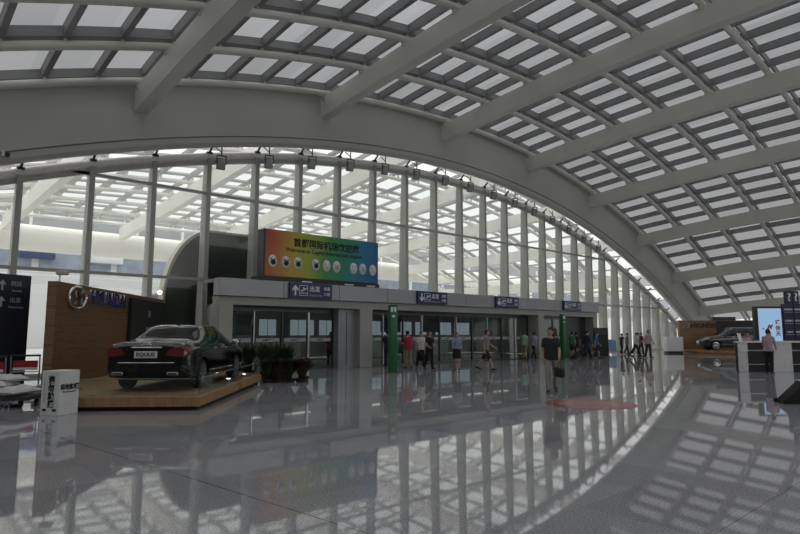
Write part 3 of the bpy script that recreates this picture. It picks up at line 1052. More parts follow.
def sedan(loc, rz):
    r = thing('sedan_car', 'black saloon car seen from behind on the wooden platform', 'car', loc, rz)
    r.scale = (1.02, 1.02, 1.03)
    # y: 0 tail .. 5.15 nose ; w, bottom, belt, top, roof half width
    tab = [(0.00, 0.80, 0.42, 0.93, 1.00, 0.66), (0.10, 0.88, 0.33, 0.97, 1.07, 0.74), (0.35, 0.935, 0.27, 0.99, 1.10, 0.76), (0.85, 0.95, 0.25, 1.0, 1.125, 0.74),
           (1.05, 0.95, 0.24, 1.0, 1.18, 0.72), (1.75, 0.95, 0.22, 0.99, 1.46, 0.60), (2.3, 0.95, 0.22, 0.98, 1.505, 0.60), (2.9, 0.95, 0.22, 0.97, 1.49, 0.60), (3.3, 0.95, 0.22, 0.96, 1.38, 0.61),
           (3.95, 0.945, 0.23, 0.93, 1.05, 0.72), (4.3, 0.94, 0.25, 0.90, 0.98, 0.74), (4.85, 0.90, 0.30, 0.80, 0.88, 0.70), (5.08, 0.82, 0.36, 0.70, 0.77, 0.62), (5.15, 0.74, 0.42, 0.62, 0.68, 0.55)]
    S = car_body(r, tab, 0.0, 5.15, M_CAR, (1.05, 4.1), 0.335)
    for side in (1, -1):
        for wy in (1.05, 4.1):
            wheel(r, side * 0.82, wy, 0.335, 0.23, side, M_RIMS)
    # glass
    full = MB()
    for b in patch(S, [(1.02, 7.55), (1.72, 7.45), (1.72, 9), (1.02, 9)]):
        full.add(b.v, b.f)
    full.build('rear_window', M_CARGLASS, r, 60, recalc=False)
    full = MB()
    for b in patch(S, [(3.32, 7.5), (3.9, 7.6), (3.9, 9), (3.32, 9)]):
        full.add(b.v, b.f)
    full.build('windscreen', M_CARGLASS, r, 60, recalc=False)
    for q in ([(1.62, 5.25), (2.52, 5.25), (2.52, 6.85), (1.95, 6.85)], [(2.6, 5.25), (3.75, 5.25), (3.2, 6.85), (2.6, 6.85)]):
        for b in patch(S, q):
            b.build('side_window', M_CARGLASS, r, 60, recalc=False)
    # chrome window line, door gaps, handles
    for s in (1, -1):
        MB().tube([Vector((S(y, 5.08).x * s, y, S(y, 5.08).z)) + Vector((s * 0.006, 0, 0)) for y in [1.5 + 0.1 * i for i in range(25)]], 0.011, 6).build('chrome_strip', M_CHROME, r)
        MB().tube([Vector(((S(y, 7.0).x + 0.005) * s, y, S(y, 7.0).z)) for y in [1.55 + 0.1 * i for i in range(19)]], 0.010, 6).build('chrome_strip', M_CHROME, r)
        MB().tube([Vector(((S(y, 2.2).x + 0.005) * s, y, S(y, 2.2).z)) for y in [1.5 + 0.1 * i for i in range(22)]], 0.012, 6).build('sill_strip', M_CHROME, r)
        for y in (2.05, 3.05):
            p = S(y, 4.3)
            MB().rbox(p.x * s - 0.02, p.x * s + 0.03, y - 0.11, y + 0.11, p.z - 0.018, p.z + 0.018, 0.008).build('door_handle', M_CHROME, r)
        mr = MB().sphere((s * 1.06, 3.5, 1.04), (0.12, 0.075, 0.085), 14, 10).tube([(s * 0.9, 3.5, 0.98), (s * 1.02, 3.5, 1.02)], 0.03, 8).build('wing_mirror', M_CAR, r, 60)
        MB().sphere((s * 1.06, 3.435, 1.04), (0.095, 0.02, 0.065), 12, 8).build('mirror_glass', M_CHROME, mr, 60)
        # tail lamp wraps round the corner
        q = MB()
        for b in patch(S, [(0.02, 3.75), (0.42, 4.15), (0.38, 4.95), (0.03, 5.35)], 0.012, sides=(s,)):
            q.add(b.v, b.f)
        q.rbox(s * 0.80 - 0.06 if s > 0 else s * 0.80 - 0.03, s * 0.80 + 0.03 if s > 0 else s * 0.80 + 0.06, -0.02, 0.1, 0.78, 0.97, 0.02)
        x0, x1 = sorted((s * 0.42, s * 0.83))
        q.prism([(s * 0.44, 0.80), (s * 0.83, 0.76), (s * 0.84, 0.95), (s * 0.74, 0.98), (s * 0.52, 0.93)], 'Y', -0.03, 0.1)
        q.build('tail_lamp', M_TAIL, r, 30)
        # exhaust
        q = MB().rbox(s * 0.6 - 0.13, s * 0.6 + 0.13, -0.03, 0.12, 0.36, 0.44, 0.03).build('exhaust_trim', M_CHROME, r, 30)
        MB().rbox(s * 0.6 - 0.1, s * 0.6 + 0.1, -0.035, -0.02, 0.378, 0.422, 0.006).build('exhaust_opening', M_BLACK, q, 30)
        q = MB()
        for b in patch(S, [(4.75, 4.3), (5.1, 4.1), (5.1, 5.0), (4.7, 5.4)], 0.012, sides=(s,)):
            q.add(b.v, b.f)
        q.build('head_lamp', M_HEADLAMP, r, 60)
    # tail: bumper, chrome bars, plate, badge
    def tailpts(z, inset, half, n=14):
        return [Vector((half * (2 * i / n - 1), -0.035 + inset + 0.20 * abs(2 * i / n - 1) ** 4, z)) for i in range(n + 1)]
    MB().tube(tailpts(0.965, -0.005, 0.46), 0.020, 8).build('chrome_bar', M_CHROME, r)
    MB().tube(tailpts(0.635, -0.005, 0.86), 0.014, 8).build('bumper_strip', M_CHROME, r)
    b = MB().loft([[Vector((x, -0.03 + 0.20 * (abs(x) / 0.86) ** 4, z)) for x in [-0.87 + 1.74 * i / 16 for i in range(17)]] + [Vector((x, 0.28, z)) for x in [0.87 - 1.74 * i / 16 for i in range(17)]] for z in (0.31, 0.34, 0.62, 0.645)])
    b.build('rear_bumper', M_CAR, r, 40)
    pl = MB().rbox(-0.25, 0.25, -0.035, 0.02, 0.735, 0.885, 0.01).build('number_plate', M_PLATE, r, 0)
    text('EQUUS', 0.11, M_INK, pl, (0, -0.037, 0.81), sx=1.15, bold=0.003)
    bd = MB()
    for k in range(24):
        a, c = 2 * pi * k / 24, 2 * pi * (k + 1) / 24
        bd.tube([(0.095 * cos(a), 0.015, 1.03 + 0.045 * sin(a)), (0.095 * cos(c), 0.015, 1.03 + 0.045 * sin(c))], 0.008, 6)
    bd.tube([(-0.05, 0.015, 0.995), (-0.03, 0.012, 1.065)], 0.008, 6).tube([(0.03, 0.015, 0.995), (0.05, 0.012, 1.065)], 0.008, 6).tube([(-0.04, 0.015, 1.02), (0.04, 0.015, 1.04)], 0.008, 6)
    bd.build('badge', M_CHROME, r, 40)
    for s in (-1, 1):
        text('VS460' if s > 0 else 'EQUUS', 0.05, M_CHROME, r, (s * 0.55, -0.01, 1.015), name='model_lettering')
    MB().box(-0.04, 0.04, 0.9, 0.99, 1.5, 1.53, Matrix.Translation((0, 1.0, 0))).build('roof_antenna', M_CAR, r, 0)
    return r


def suv(loc, rz):
    r = thing('suv_car', 'grey estate car on the far wooden platform by the desk', 'car', loc, rz)
    tab = [(0.00, 0.82, 0.50, 1.05, 1.22, 0.62), (0.08, 0.90, 0.42, 1.08, 1.40, 0.60), (0.35, 0.94, 0.34, 1.09, 1.62, 0.60), (0.9, 0.95, 0.30, 1.08, 1.68, 0.62), (1.8, 0.95, 0.28, 1.06, 1.70, 0.63), (2.4, 0.95, 0.28, 1.04, 1.66, 0.63),
           (2.8, 0.95, 0.28, 1.03, 1.52, 0.64), (3.4, 0.945, 0.29, 1.0, 1.16, 0.74), (3.8, 0.94, 0.30, 0.98, 1.09, 0.76), (4.4, 0.90, 0.36, 0.88, 0.98, 0.72), (4.62, 0.82, 0.42, 0.76, 0.84, 0.64), (4.7, 0.74, 0.48, 0.68, 0.74, 0.55)]
    S = car_body(r, tab, 0.0, 4.7, M_SUV, (0.9, 3.65), 0.36)
    for side in (1, -1):
        for wy in (0.9, 3.65):
            wheel(r, side * 0.81, wy, 0.36, 0.24, side, M_CHROME)
    full = MB()
    for b in patch(S, [(2.82, 7.5), (3.36, 7.6), (3.36, 9), (2.82, 9)]):
        full.add(b.v, b.f)
    full.build('windscreen', M_CARGLASS, r, 60, recalc=False)
    full = MB()
    for b in patch(S, [(0.06, 7.4), (0.32, 7.4), (0.32, 9), (0.06, 9)]):
        full.add(b.v, b.f)
    full.build('rear_window', M_CARGLASS, r, 60, recalc=False)
    for q in ([(0.45, 5.3), (1.05, 5.25), (1.05, 6.8), (0.6, 6.6)], [(1.12, 5.25), (2.05, 5.25), (2.05, 6.85), (1.12, 6.85)], [(2.12, 5.25), (3.2, 5.25), (2.75, 6.85), (2.12, 6.85)]):
        for b in patch(S, q):
            b.build('side_window', M_CARGLASS, r, 60, recalc=False)
    for s in (1, -1):
        MB().tube([Vector((S(y, 5.08).x * s, y, S(y, 5.08).z)) + Vector((s * 0.006, 0, 0)) for y in [0.4 + 0.1 * i for i in range(29)]], 0.012, 6).build('chrome_strip', M_CHROME, r)
        MB().tube([Vector((S(y, 8).x * s, y, S(y, 8).z + (0.05 if 0.55 < y < 2.4 else 0.0))) for y in [0.5 + 0.1 * i for i in range(21)]], 0.016, 6).build('roof_rail', M_STAINLESS, r)
        for y in (1.4, 2.4):
            p = S(y, 4.3)
            MB().rbox(p.x * s - 0.02, p.x * s + 0.03, y - 0.1, y + 0.1, p.z - 0.018, p.z + 0.018, 0.008).build('door_handle', M_CHROME, r)
        MB().sphere((s * 1.05, 2.95, 1.12), (0.11, 0.07, 0.09), 14, 10).tube([(s * 0.9, 2.95, 1.05), (s * 1.02, 2.95, 1.1)], 0.03, 8).build('wing_mirror', M_SUV, r, 60)
        q = MB()
        for b in patch(S, [(4.1, 4.3), (4.62, 4.0), (4.62, 4.9), (4.0, 5.2)], 0.012, sides=(s,)):
            q.add(b.v, b.f)
        q.build('head_lamp', M_HEADLAMP, r, 60)
        q = MB()
        for b in patch(S, [(0.03, 4.0), (0.3, 4.2), (0.3, 5.2), (0.03, 5.6)], 0.012, sides=(s,)):
            q.add(b.v, b.f)
        q.build('tail_lamp', M_TAIL, r, 60)
    MB().rbox(-0.45, 0.45, 4.6, 4.74, 0.5, 0.72, 0.03).build('grille', M_CHROME, r, 30)
    return r


# ------------------------------------------------------------------ near car display
PH = 0.28
A0 = cf(-4.15, 12.25)
dp = thing('display_platform', 'low light wood platform under the black car', 'platform', (0, 0, 0), YAW)
poly = [(-4.15, 12.25), (-7.0, 12.1), (-7.6, 14.2), (-9.2, 14.75), (-9.95, 23.75), (-8.5, 23.75), (-4.45, 18.9)]
MB().prism(poly, 'Z', 0.09, PH).build('deck', M_WOODP, dp, 0)
cx = sum(p[0] for p in poly) / len(poly)
cy = sum(p[1] for p in poly) / len(poly)
MB().prism([(cx + (u - cx) * 0.965, cy + (v - cy) * 0.965) for u, v in poly], 'Z', 0.0, 0.09).build('plinth', M_BLACK, dp, 0)


def along(p, q, t, z):
    return Vector((p[0] + (q[0] - p[0]) * t, p[1] + (q[1] - p[1]) * t, z))


def barrier(p, q, n, lab):
    t = thing('glass_barrier', lab, 'glass barrier', (0, 0, 0), YAW, 'glass barriers on the platform')
    d = Vector((q[0] - p[0], q[1] - p[1], 0))
    L = d.length
    M = Matrix.Translation((p[0], p[1], PH)) @ Matrix.Rotation(math.atan2(d.y, d.x), 4, 'Z')
    for k in range(n):
        MB().box(L * k / n + 0.01, L * (k + 1) / n - 0.01, -0.008, 0.008, 0.0, 0.36, M).build('glass_sheet', M_BGLASS, t, 0)
        MB().box(L * k / n + 0.01, L * (k + 1) / n - 0.01, -0.010, 0.010, 0.36, 0.37, M).build('edge', mat('glass_edge', (0.25, 0.34, 0.31), 0.2), t, 0)
    MB().box(0, L, -0.02, 0.02, 0.0, 0.03, M).build('foot_rail', M_STAINLESS, t, 0)


barrier((-4.3, 12.4), (-6.9, 12.25), 2, 'low clear glass barrier along the front edge of the wooden platform')
barrier((-4.27, 12.5), (-4.55, 18.7), 4, 'low clear glass barrier along the right side of the platform')

sedan(cf(-5.72, 13.2, PH), YAW + radians(1.0))

W0, W1 = Vector((-8.87, 15.0)), Vector((-9.6, 23.6))
wd = W1 - W0
wl = wd.length
wa = math.atan2(wd.y, wd.x)
wr = thing('display_backdrop', 'brown wood panelled backdrop wall beside the black car', 'backdrop', cf(W0.x, W0.y, PH), YAW + wa, None)
# local x runs from the near end to the far end, local -y faces the car
MB().rbox(0, wl, 0, 0.26, 0, 2.66, 0.01).build('panel', M_WOODW, wr, 0)
MB().box(-0.006, 0.0, 0.02, 0.24, 0.0, 2.65).build('end_face', wood_mat('end_wood', (0.22, 0.12, 0.06), (0.32, 0.19, 0.1), 0.5), wr, 0)
text('HYUNDAI', 0.56, M_BLUEEDGE, wr, (3.12, -0.035, 2.33), name='letter_edge', ext=0.034, sx=1.06, bold=0.032)
tx = text('HYUNDAI', 0.56, M_LOGO, wr, (3.12, -0.06, 2.33), name='brand_lettering', ext=0.012, sx=1.06, bold=0.016)
lg = MB()
for k in range(40):
    a, c = 2 * pi * k / 40, 2 * pi * (k + 1) / 40
    lg.tube([(1.0 + 0.5 * cos(a), -0.06, 2.29 + 0.29 * sin(a)), (1.0 + 0.5 * cos(c), -0.06, 2.29 + 0.29 * sin(c))], 0.04, 8)
U = lambda pts: [((u - 1.22) * 0.82 + 1.0, (v - 2.14) * 0.85 + 2.29) for u, v in pts]
lg.prism(U([(0.86, 1.93), (1.02, 1.88), (1.14, 2.12), (1.40, 2.26), (1.58, 2.35), (1.42, 2.4), (1.30, 2.16), (1.04, 2.02)]), 'Y', -0.1, -0.02)
lg.prism(U([(0.86, 2.3), (1.02, 2.38), (1.1, 2.2), (1.0, 2.1)]), 'Y', -0.1, -0.02).prism(U([(1.38, 1.9), (1.55, 1.97), (1.46, 2.16), (1.34, 2.1)]), 'Y', -0.1, -0.02)
lg.build('brand_emblem', M_CHROME, wr, 40)
sp = thing('wall_spotlight', 'small spotlight fixed on top of the wood backdrop', 'spotlight', wr.matrix_world @ Vector((0, 0, 0)))
sp.location = cf(W0.x, W0.y, PH + 2.66) + Vector((0.06, 0.14, 0))
sp.rotation_euler = (0, 0, YAW)
MB().tube([(0, 0, -0.01), (0, 0, 0.2)], 0.02, 8).build('stem', M_WHITE, sp)
MB().rbox(-0.08, 0.2, -0.08, 0.08, 0.17, 0.3, 0.03).build('head', M_RIM, sp)
sp2 = thing('wall_spotlight', 'small lit spotlight at the far end of the wood backdrop top', 'spotlight', cf(W1.x + 0.03, W1.y - 0.5, PH + 2.66), YAW)
MB().tube([(0, 0, -0.01), (0, 0, 0.22)], 0.02, 8).build('stem', M_WHITE, sp2)
MB().lathe([(0.05, 0.12), (0.1, 0.0), (0.1, -0.03), (0.02, -0.03)], 16, (0, 0, 0.27), 'Y').build('head', M_WHITE, sp2)
MB().sphere((0, -0.03, 0.27), (0.085, 0.03, 0.085), 14, 8).build('lamp', glow('spot_lamp', (1, 0.98, 0.94), 12.0), sp2)
# dark screen at the far end of the backdrop
p = W0 + wd * 1.0
ds = thing('video_panel', 'tall black panel with grey lettering at the far end of the wood backdrop', 'panel', cf(W0.x, W0.y, PH), YAW + wa)
MB().rbox(4.85, 8.5, -0.13, -0.01, 0.0, 2.52, 0.02).build('panel', M_RUBBER, ds, 0)
text('EQUUS', 0.2, M_DIMLET, ds, (6.6, -0.135, 1.45))
text('H', 0.34, M_DIMLET, ds, (6.6, -0.135, 2.0), name='emblem')
for lat, dep, lab in ((-4.75, 16.3, 'small round uplight at the right edge of the platform'), (-4.8, 18.1, 'small round uplight at the back corner of the platform')):
    t = thing('uplight', lab, 'uplight', cf(lat, dep, PH), 0, 'uplights on the platform')
    MB().lathe([(0.09, 0), (0.09, 0.03), (0.07, 0.06), (0.03, 0.06)], 16).build('housing', M_CHROME, t, 30)
    MB().lathe([(0.06, 0.06), (0.05, 0.07), (0.001, 0.072)], 16).build('lens', glow('uplight_lens', (1, 0.97, 0.9), 6.0), t, 30)

# white notice box
nb = thing('notice_box', 'white box with black do not touch lettering before the platform', 'box', cf(-6.62, 11.48), YAW + radians(75))
MB().rbox(0, 0.48, 0, 0.44, 0.0, 0.86, 0.008).build('body', M_WHITE, nb, 0)
MB().box(-0.004, 0.001, 0.06, 0.15, 0.08, 0.13).box(-0.004, 0.001, 0.30, 0.39, 0.08, 0.13).build('tape', M_BLACK, nb, 0)
for k, ch in enumerate('请勿触摸'):
    text(ch, 0.15, M_INK, nb, (-0.004, 0.2, 0.68 - 0.155 * k), (pi / 2, 0, -pi / 2), bold=0.006)
text('请勿触摸', 0.115, M_INK, nb, (0.24, -0.004, 0.54), bold=0.004)
text('Please do not touch', 0.04, M_INK, nb, (0.24, -0.004, 0.45))
o = text('Please do not touch', 0.055, M_DIMLET, nb, (0, 0, 0), (0, 0, 0), name='small_lettering')
o.data.transform(Matrix.Translation((-0.004, 0.36, 0.45)) @ Matrix.Rotation(-pi / 2, 4, 'Z') @ Matrix.Rotation(pi / 2, 4, 'X') @ Matrix.Rotation(-pi / 2, 4, 'Z'))

# ------------------------------------------------------------------ left edge: dark direction board, trolleys, sacks
q0, q1 = Vector((-11.75, 12.9)), Vector((-10.2, 16.0))
dd = q1 - q0
bd = thing('direction_board', 'large dark navy direction board at the left edge behind the trolleys', 'sign board', cf(q0.x, q0.y), YAW + math.atan2(dd.y, dd.x))
MB().rbox(0, dd.length, 0, 0.35, 0, 3.17, 0.02).build('board', mat('board_navy', (0.012, 0.017, 0.03), 0.45), bd, 0)
for k, (zh, s) in enumerate(((2.86, '到达'), (2.42, '出发'))):
    x = dd.length - 0.45
    b = MB()
    b.prism([(x - 0.33, zh - 0.13), (x - 0.28, zh - 0.13), (x - 0.28, zh + 0.03), (x - 0.21, zh + 0.03), (x - 0.305, zh + 0.15), (x - 0.4, zh + 0.03), (x - 0.33, zh + 0.03)], 'Y', -0.008, -0.001)
    b.build('arrow', M_DIMLET, bd, 0)
    text(s, 0.15, M_DIMLET, bd, (x + 0.05, -0.004, zh + 0.05))
    text('Arrivals' if k == 0 else 'Departures', 0.085, M_DIMLET, bd, (x + 0.08, -0.004, zh - 0.13))


def make_trolley():
    r = thing('luggage_trolley', 'x', 'luggage trolley', group='luggage trolleys by the backdrop')
    # handle at -y side
    b = MB()
    for s in (-1, 1):
        b.tube([(s * 0.3, -0.38, 0.2), (s * 0.31, -0.42, 0.6), (s * 0.31, -0.5, 1.02)], 0.018, 8)
        b.tube([(s * 0.3, -0.38, 0.2), (s * 0.24, 0.45, 0.16)], 0.018, 8)
    for y in (-0.2, 0.0, 0.2, 0.42):
        b.tube([(-0.28, y, 0.19), (0.28, y, 0.19)], 0.012, 8)
    b.tube([(-0.31, -0.42, 0.62), (0.31, -0.42, 0.62)], 0.014, 8)
    b.build('frame', M_STAINLESS, r, 40)
    MB().tube([(-0.33, -0.5, 1.03), (0.33, -0.5, 1.03)], 0.026, 10).build('handle', M_BLACK, r, 40)
    MB().rbox(-0.27, 0.27, -0.45, -0.42, 0.66, 0.9, 0.01).build('advert_panel', M_RED, r, 0)
    MB().box(-0.27, 0.27, -0.455, -0.449, 0.66, 0.73).build('advert_strip', M_WHITE, r, 0)
    for x, y in ((-0.27, -0.34), (0.27, -0.34), (0.0, 0.42)):
        MB().lathe([(0.03, -0.025), (0.085, -0.02), (0.085, 0.02), (0.03, 0.025)], 16, (x, y, 0.085), 'X').tube([(x, y, 0.085), (x, y, 0.2)], 0.015, 6).build('wheel', M_RUBBER, r, 40)
    return r


tr = make_trolley()
for k, (lat, dep, lab) in enumerate(((-9.72, 15.35, 'silver luggage trolley with red panel next to the wood backdrop'), (-9.95, 14.4, 'silver luggage trolley with red panel standing in front of direction board'))):
    o = tr if k == 0 else copy_tree(tr)
    o.location = cf(lat, dep)
    o.rotation_euler = (0, 0, YAW + radians(25))
    o['label'] = lab
fr = thing('flat_cart', 'low dark flat cart under the white sacks', 'cart', cf(-8.75, 13.0), YAW + radians(8))
MB().rbox(-0.95, 0.75, -0.45, 0.45, 0.16, 0.26, 0.02).build('deck', M_DARK, fr, 0)
for x in (-0.75, 0.55):
    for y in (-0.36, 0.36):
        MB().lathe([(0.03, -0.025), (0.08, -0.02), (0.08, 0.02), (0.03, 0.025)], 16, (x, y, 0.08), 'X').box(x - 0.04, x + 0.04, y - 0.03, y + 0.03, 0.1, 0.17).build('wheel', M_RUBBER, fr, 40)


def sack(loc, rz, sx, sy, sz, label):
    rnd = random.Random(label)
    vs = MB()
    bm = bmesh.new()
    bmesh.ops.create_grid(bm, x_segments=24, y_segments=18, size=1)
    top = [(v.co.x, v.co.y) for v in bm.verts]
    fs = [[v.index for v in f.verts] for f in bm.faces]
    bm.free()
    ph = [rnd.uniform(0, 6) for _ in range(6)]
    def hh(x, y):
        e = max(0, (1 - abs(x) ** 3)) ** 0.5 * max(0, (1 - abs(y) ** 3)) ** 0.5
        w = 1 + 0.12 * sin(5 * x + ph[0]) * cos(4 * y + ph[1]) + 0.08 * sin(9 * x + 6 * y + ph[2])
        return e * w
    n = len(top)
    V = [Vector((x * sx, y * sy, 0.012 + sz * hh(x, y) * 0.62)) for x, y in top] + [Vector((x * sx, y * sy, -sz * hh(x, y) * 0.3)) for x, y in top]
    F = [tuple(f) for f in fs] + [tuple(i + n for i in reversed(f)) for f in fs]
    vs.add(V, F)
    o = vs.build('sack', M_SACK, None, 60)
    o.location = loc
    o.rotation_euler = (0, 0, rz)
    tag(o, label, 'sack', 'white sacks on the flat cart')
    return o


sack(cf(-9.2, 13.0, 0.32), YAW + 0.2, 0.40, 0.42, 0.2, 'white sack at the bottom left of the heap on the cart')
sack(cf(-8.45, 12.95, 0.32), YAW - 0.15, 0.36, 0.42, 0.2, 'white sack at the bottom right of the heap, by the notice box')
sack(cf(-8.95, 12.95, 0.455), YAW + 0.1, 0.42, 0.36, 0.17, 'white sack in the middle layer of the heap on the cart')
sack(cf(-8.78, 13.15, 0.57), YAW - 0.3, 0.34, 0.28, 0.16, 'topmost white sack of the heap on the cart')

# ------------------------------------------------------------------ plants


def blade_plant(loc, h, n, spread, m, label, pot_h, width=0.05):
    t = thing('potted_plant', label, 'plant', loc, 0, 'potted plants beside the platform')
    rnd = random.Random(label)
    MB().lathe([(0.14, 0), (0.2, pot_h), (0.17, pot_h), (0.16, pot_h - 0.04), (0.01, pot_h - 0.04)], 18).build('pot', M_POT, t, 40)
    b = MB()
    for k in range(n):
        a = rnd.uniform(0, 2 * pi)
        L = h * rnd.uniform(0.65, 1.05)
        out = spread * rnd.uniform(0.25, 1.0)
        d = Vector((cos(a), sin(a), 0))
        sd = Vector((-sin(a), cos(a), 0))
        z0 = pot_h - 0.05 + rnd.uniform(0, 0.55) * h * (0.5 if h > 0.9 else 1.0)
        pts = []
        for i in range(6):
            u = i / 5
            c = d * (out * u ** 1.3 + 0.02) + Vector((0, 0, z0 + (L - (z0 - pot_h)) * u * (1.0 - 0.35 * u * out / max(spread, 0.01))))
            ww = width * sin(pi * min(0.98, 0.12 + 0.86 * u)) * 0.9
            pts.append((c - sd * ww + d * 0.004, c + Vector((0, 0, -0.008)), c + sd * ww))
        vs = [v for p in pts for v in p]
        fs = []
        for i in range(5):
            for j in range(2):
                fs.append((i * 3 + j, i * 3 + j + 1, i * 3 + j + 4, i * 3 + j + 3))
        b.add(vs, fs)
    b.build('leaves', m, t, 60, recalc=False)
    return t


LABS = ['spiky green plant nearest the front of the car', 'spiky green plant next to the glass doors', 'spiky green plant at the back left by the panel', 'spiky green plant in the middle behind the low row']
for k, (lat, dep) in enumerate(((-4.6, 20.1), (-3.95, 20.3), (-5.3, 20.6), (-4.5, 21.0))):
    blade_plant(cf(lat, dep), 1.1, 170, 0.55, M_LEAF, 'tall ' + LABS[k], 0.3, 0.035)
LABS = ['front left corner of the planting by the platform', 'second from the left in the front planting row', 'third from the left in the front planting row', 'right front corner of the planting', 'right side behind the front corner', 'back right corner of the planting near the doors']
for k, (lat, dep) in enumerate(((-4.3, 19.15), (-3.95, 19.2), (-3.6, 19.25), (-3.25, 19.3), (-3.25, 19.75), (-3.3, 20.2))):
    blade_plant(cf(lat, dep), 0.72, 300, 0.34, M_LEAF2 if k % 2 else M_LEAF, 'low leafy potted plant, ' + LABS[k], 0.12, 0.055)

# ------------------------------------------------------------------ far car display
FD = thing('display_platform', 'low wooden platform under the far grey car', 'platform', cf(26.3, 45.8), YAW - 0.10)
MB().rbox(-3.6, 3.9, -1.9, 2.2, 0.1, 0.28, 0.02).build('deck', M_WOODP, FD, 0)
MB().box(-3.5, 3.8, -1.8, 2.1, 0, 0.1).build('plinth', M_WOODP, FD, 0)
suv(cf(27.85, 44.9, 0.28), YAW + radians(90 - 4 - 6) + radians(0))
fw = thing('display_backdrop', 'wood panelled backdrop wall behind the far grey car', 'backdrop', cf(26.2, 47.6, 0.28), YAW - 0.08)
MB().rbox(-3.3, 4.2, 0, 0.4, -0.0, 2.35, 0.01).build('panel', wood_mat('far_wood', (0.22, 0.12, 0.055), (0.36, 0.21, 0.1), 0.22), fw, 0)
MB().rbox(-0.35, 2.6, -0.05, 0.0, 1.25, 2.3, 0.01).build('screen', M_BLACK, fw, 0)
text('HYUNDAI', 0.5, M_DARK, fw, (-1.35, -0.03, 1.92), name='brand_lettering', ext=0.03, sx=0.95, bold=0.015)
lg = MB()
for k in range(32):
    a, c = 2 * pi * k / 32, 2 * pi * (k + 1) / 32
    lg.tube([(-2.8 + 0.32 * cos(a), -0.03, 1.93 + 0.22 * sin(a)), (-2.8 + 0.32 * cos(c), -0.03, 1.93 + 0.22 * sin(c))], 0.03, 8)
lg.prism([(-3.03, 1.8), (-2.92, 1.76), (-2.82, 1.92), (-2.58, 2.08), (-2.68, 2.1), (-2.77, 1.96), (-2.9, 1.9)], 'Y', -0.06, 0)
lg.build('brand_emblem', M_CHROME, fw, 40)
t = thing('rooftop_box', 'dark flat box lying on top of the far wood backdrop', 'box', cf(26.6, 47.75, 2.63), YAW - 0.08)
MB().rbox(-0.9, 0.9, 0.0, 0.35, 0, 0.28, 0.02).build('body', M_DARK, t, 0)
wc = thing('white_counter', 'white counter box on dark base left of the far backdrop', 'counter', cf(21.75, 46.6), YAW - 0.05)
MB().rbox(-0.65, 0.65, -0.35, 0.35, 0.16, 1.3, 0.02).build('body', mat('white_laminate', (0.86, 0.86, 0.86), 0.4), wc, 0)
MB().box(-0.6, 0.6, -0.3, 0.3, 0, 0.17).build('base', M_BLACK, wc, 0)

# ------------------------------------------------------------------ information desk, totem, screen
idk = thing('information_desk', 'long black and white information desk at the right', 'desk', cf(13.95, 24.3), YAW - 0.02)
MB().rbox(0.0, 0.06, 0, 0.1, 0, 1.26, 0.01).build('end_panel', M_DARK, idk, 0)
MB().rbox(0.06, 0.46, 0, 0.22, 0.0, 0.82, 0.01).build('white_block', M_PALE, idk, 0)
MB().rbox(0.06, 0.46, -0.03, 0.22, 0.82, 1.2, 0.01).build('document_shelf', M_WHITE, idk, 0)
MB().rbox(0.46, 1.4, 0.02, 0.7, 0.0, 1.2, 0.01).build('black_front', M_BLACK, idk, 0)
MB().rbox(1.4, 2.27, -0.02, 0.9, 0.0, 1.2, 0.01).build('white_block', M_PALE, idk, 0)
MB().rbox(2.27, 4.6, 0.02, 0.9, 0.0, 1.2, 0.01).build('black_front', M_BLACK, idk, 0)
MB().prism([(-0.03, -0.06), (4.65, -0.06), (4.65, 0.95), (1.4, 0.95), (0.5, 0.5), (-0.03, 0.1)], 'Z', 1.2, 1.26).build('worktop', M_WHITE, idk, 0)
MB().box(0.46, 4.6, 0.0, 0.02, 0.86, 0.9).box(0.46, 4.6, 0.0, 0.02, 0.3, 0.33).build('steel_strip', M_STAINLESS, idk, 0)
lf = MB().rbox(-0.1, 0.1, -0.01, 0.01, 0, 0.34, 0.004, Matrix.Rotation(-0.25, 4, 'X')).build('leaflet_stand', M_WHITE, None, 0)
lf.location = cf(14.25, 24.45, 1.262)
lf.rotation_euler = (0, 0, YAW + 0.4)
tag(lf, 'small white leaflet stand at the left end of the desk', 'leaflet stand')

tm = thing('information_totem', 'tall navy totem with question marks and text columns behind desk', 'totem', cf(18.35, 27.2), YAW - 0.03)
MB().rbox(-0.46, -0.012, -0.1, 0.1, 0.3, 2.95, 0.01).rbox(0.012, 0.46, -0.1, 0.1, 0.3, 2.95, 0.01).build('column', M_NAVY, tm, 0)
MB().box(-0.4, 0.4, -0.16, 0.16, 0, 0.3).build('base', M_DARK, tm, 0)
MB().rbox(-0.30, -0.01, -0.09, 0.09, 2.95, 3.55, 0.01).rbox(0.01, 0.30, -0.09, 0.09, 2.95, 3.55, 0.01).build('head', M_NAVY, tm, 0)
for s in (-1, 1):
    text('?', 0.5, M_LET, tm, (s * 0.155, -0.1, 3.25), bold=0.01, name='question_mark')
for k, (a, c) in enumerate((('问讯服务', '行李寄存'), ('酒店预订', '外币兑换'), ('出租车', '机场巴士'), ('轨道交通', '停车场'))):
    for s, w in ((-1, a), (1, c)):
        text(w, 0.098, M_LET, tm, (s * 0.235, -0.104, 2.68 - 0.52 * k), bold=0.002, name='text_row')
        MB().box(s * 0.235 - 0.19, s * 0.235 + 0.19, -0.104, -0.1, 2.55 - 0.52 * k, 2.57 - 0.52 * k).build('rule', M_DIMLET, tm, 0)
scn = thing('advert_screen', 'large pale blue lit screen behind the information desk', 'screen', cf(20.8, 34.0), YAW)
MB().rbox(-0.05, 3.4, 0, 0.3, 0.4, 3.15, 0.02).build('case', M_BLACK, scn, 0)
MB().box(0.12, 3.3, -0.02, 0.0, 0.7, 3.03).build('display', glow('screen_glow', (0.36, 0.55, 0.80), 0.85), scn, 0)
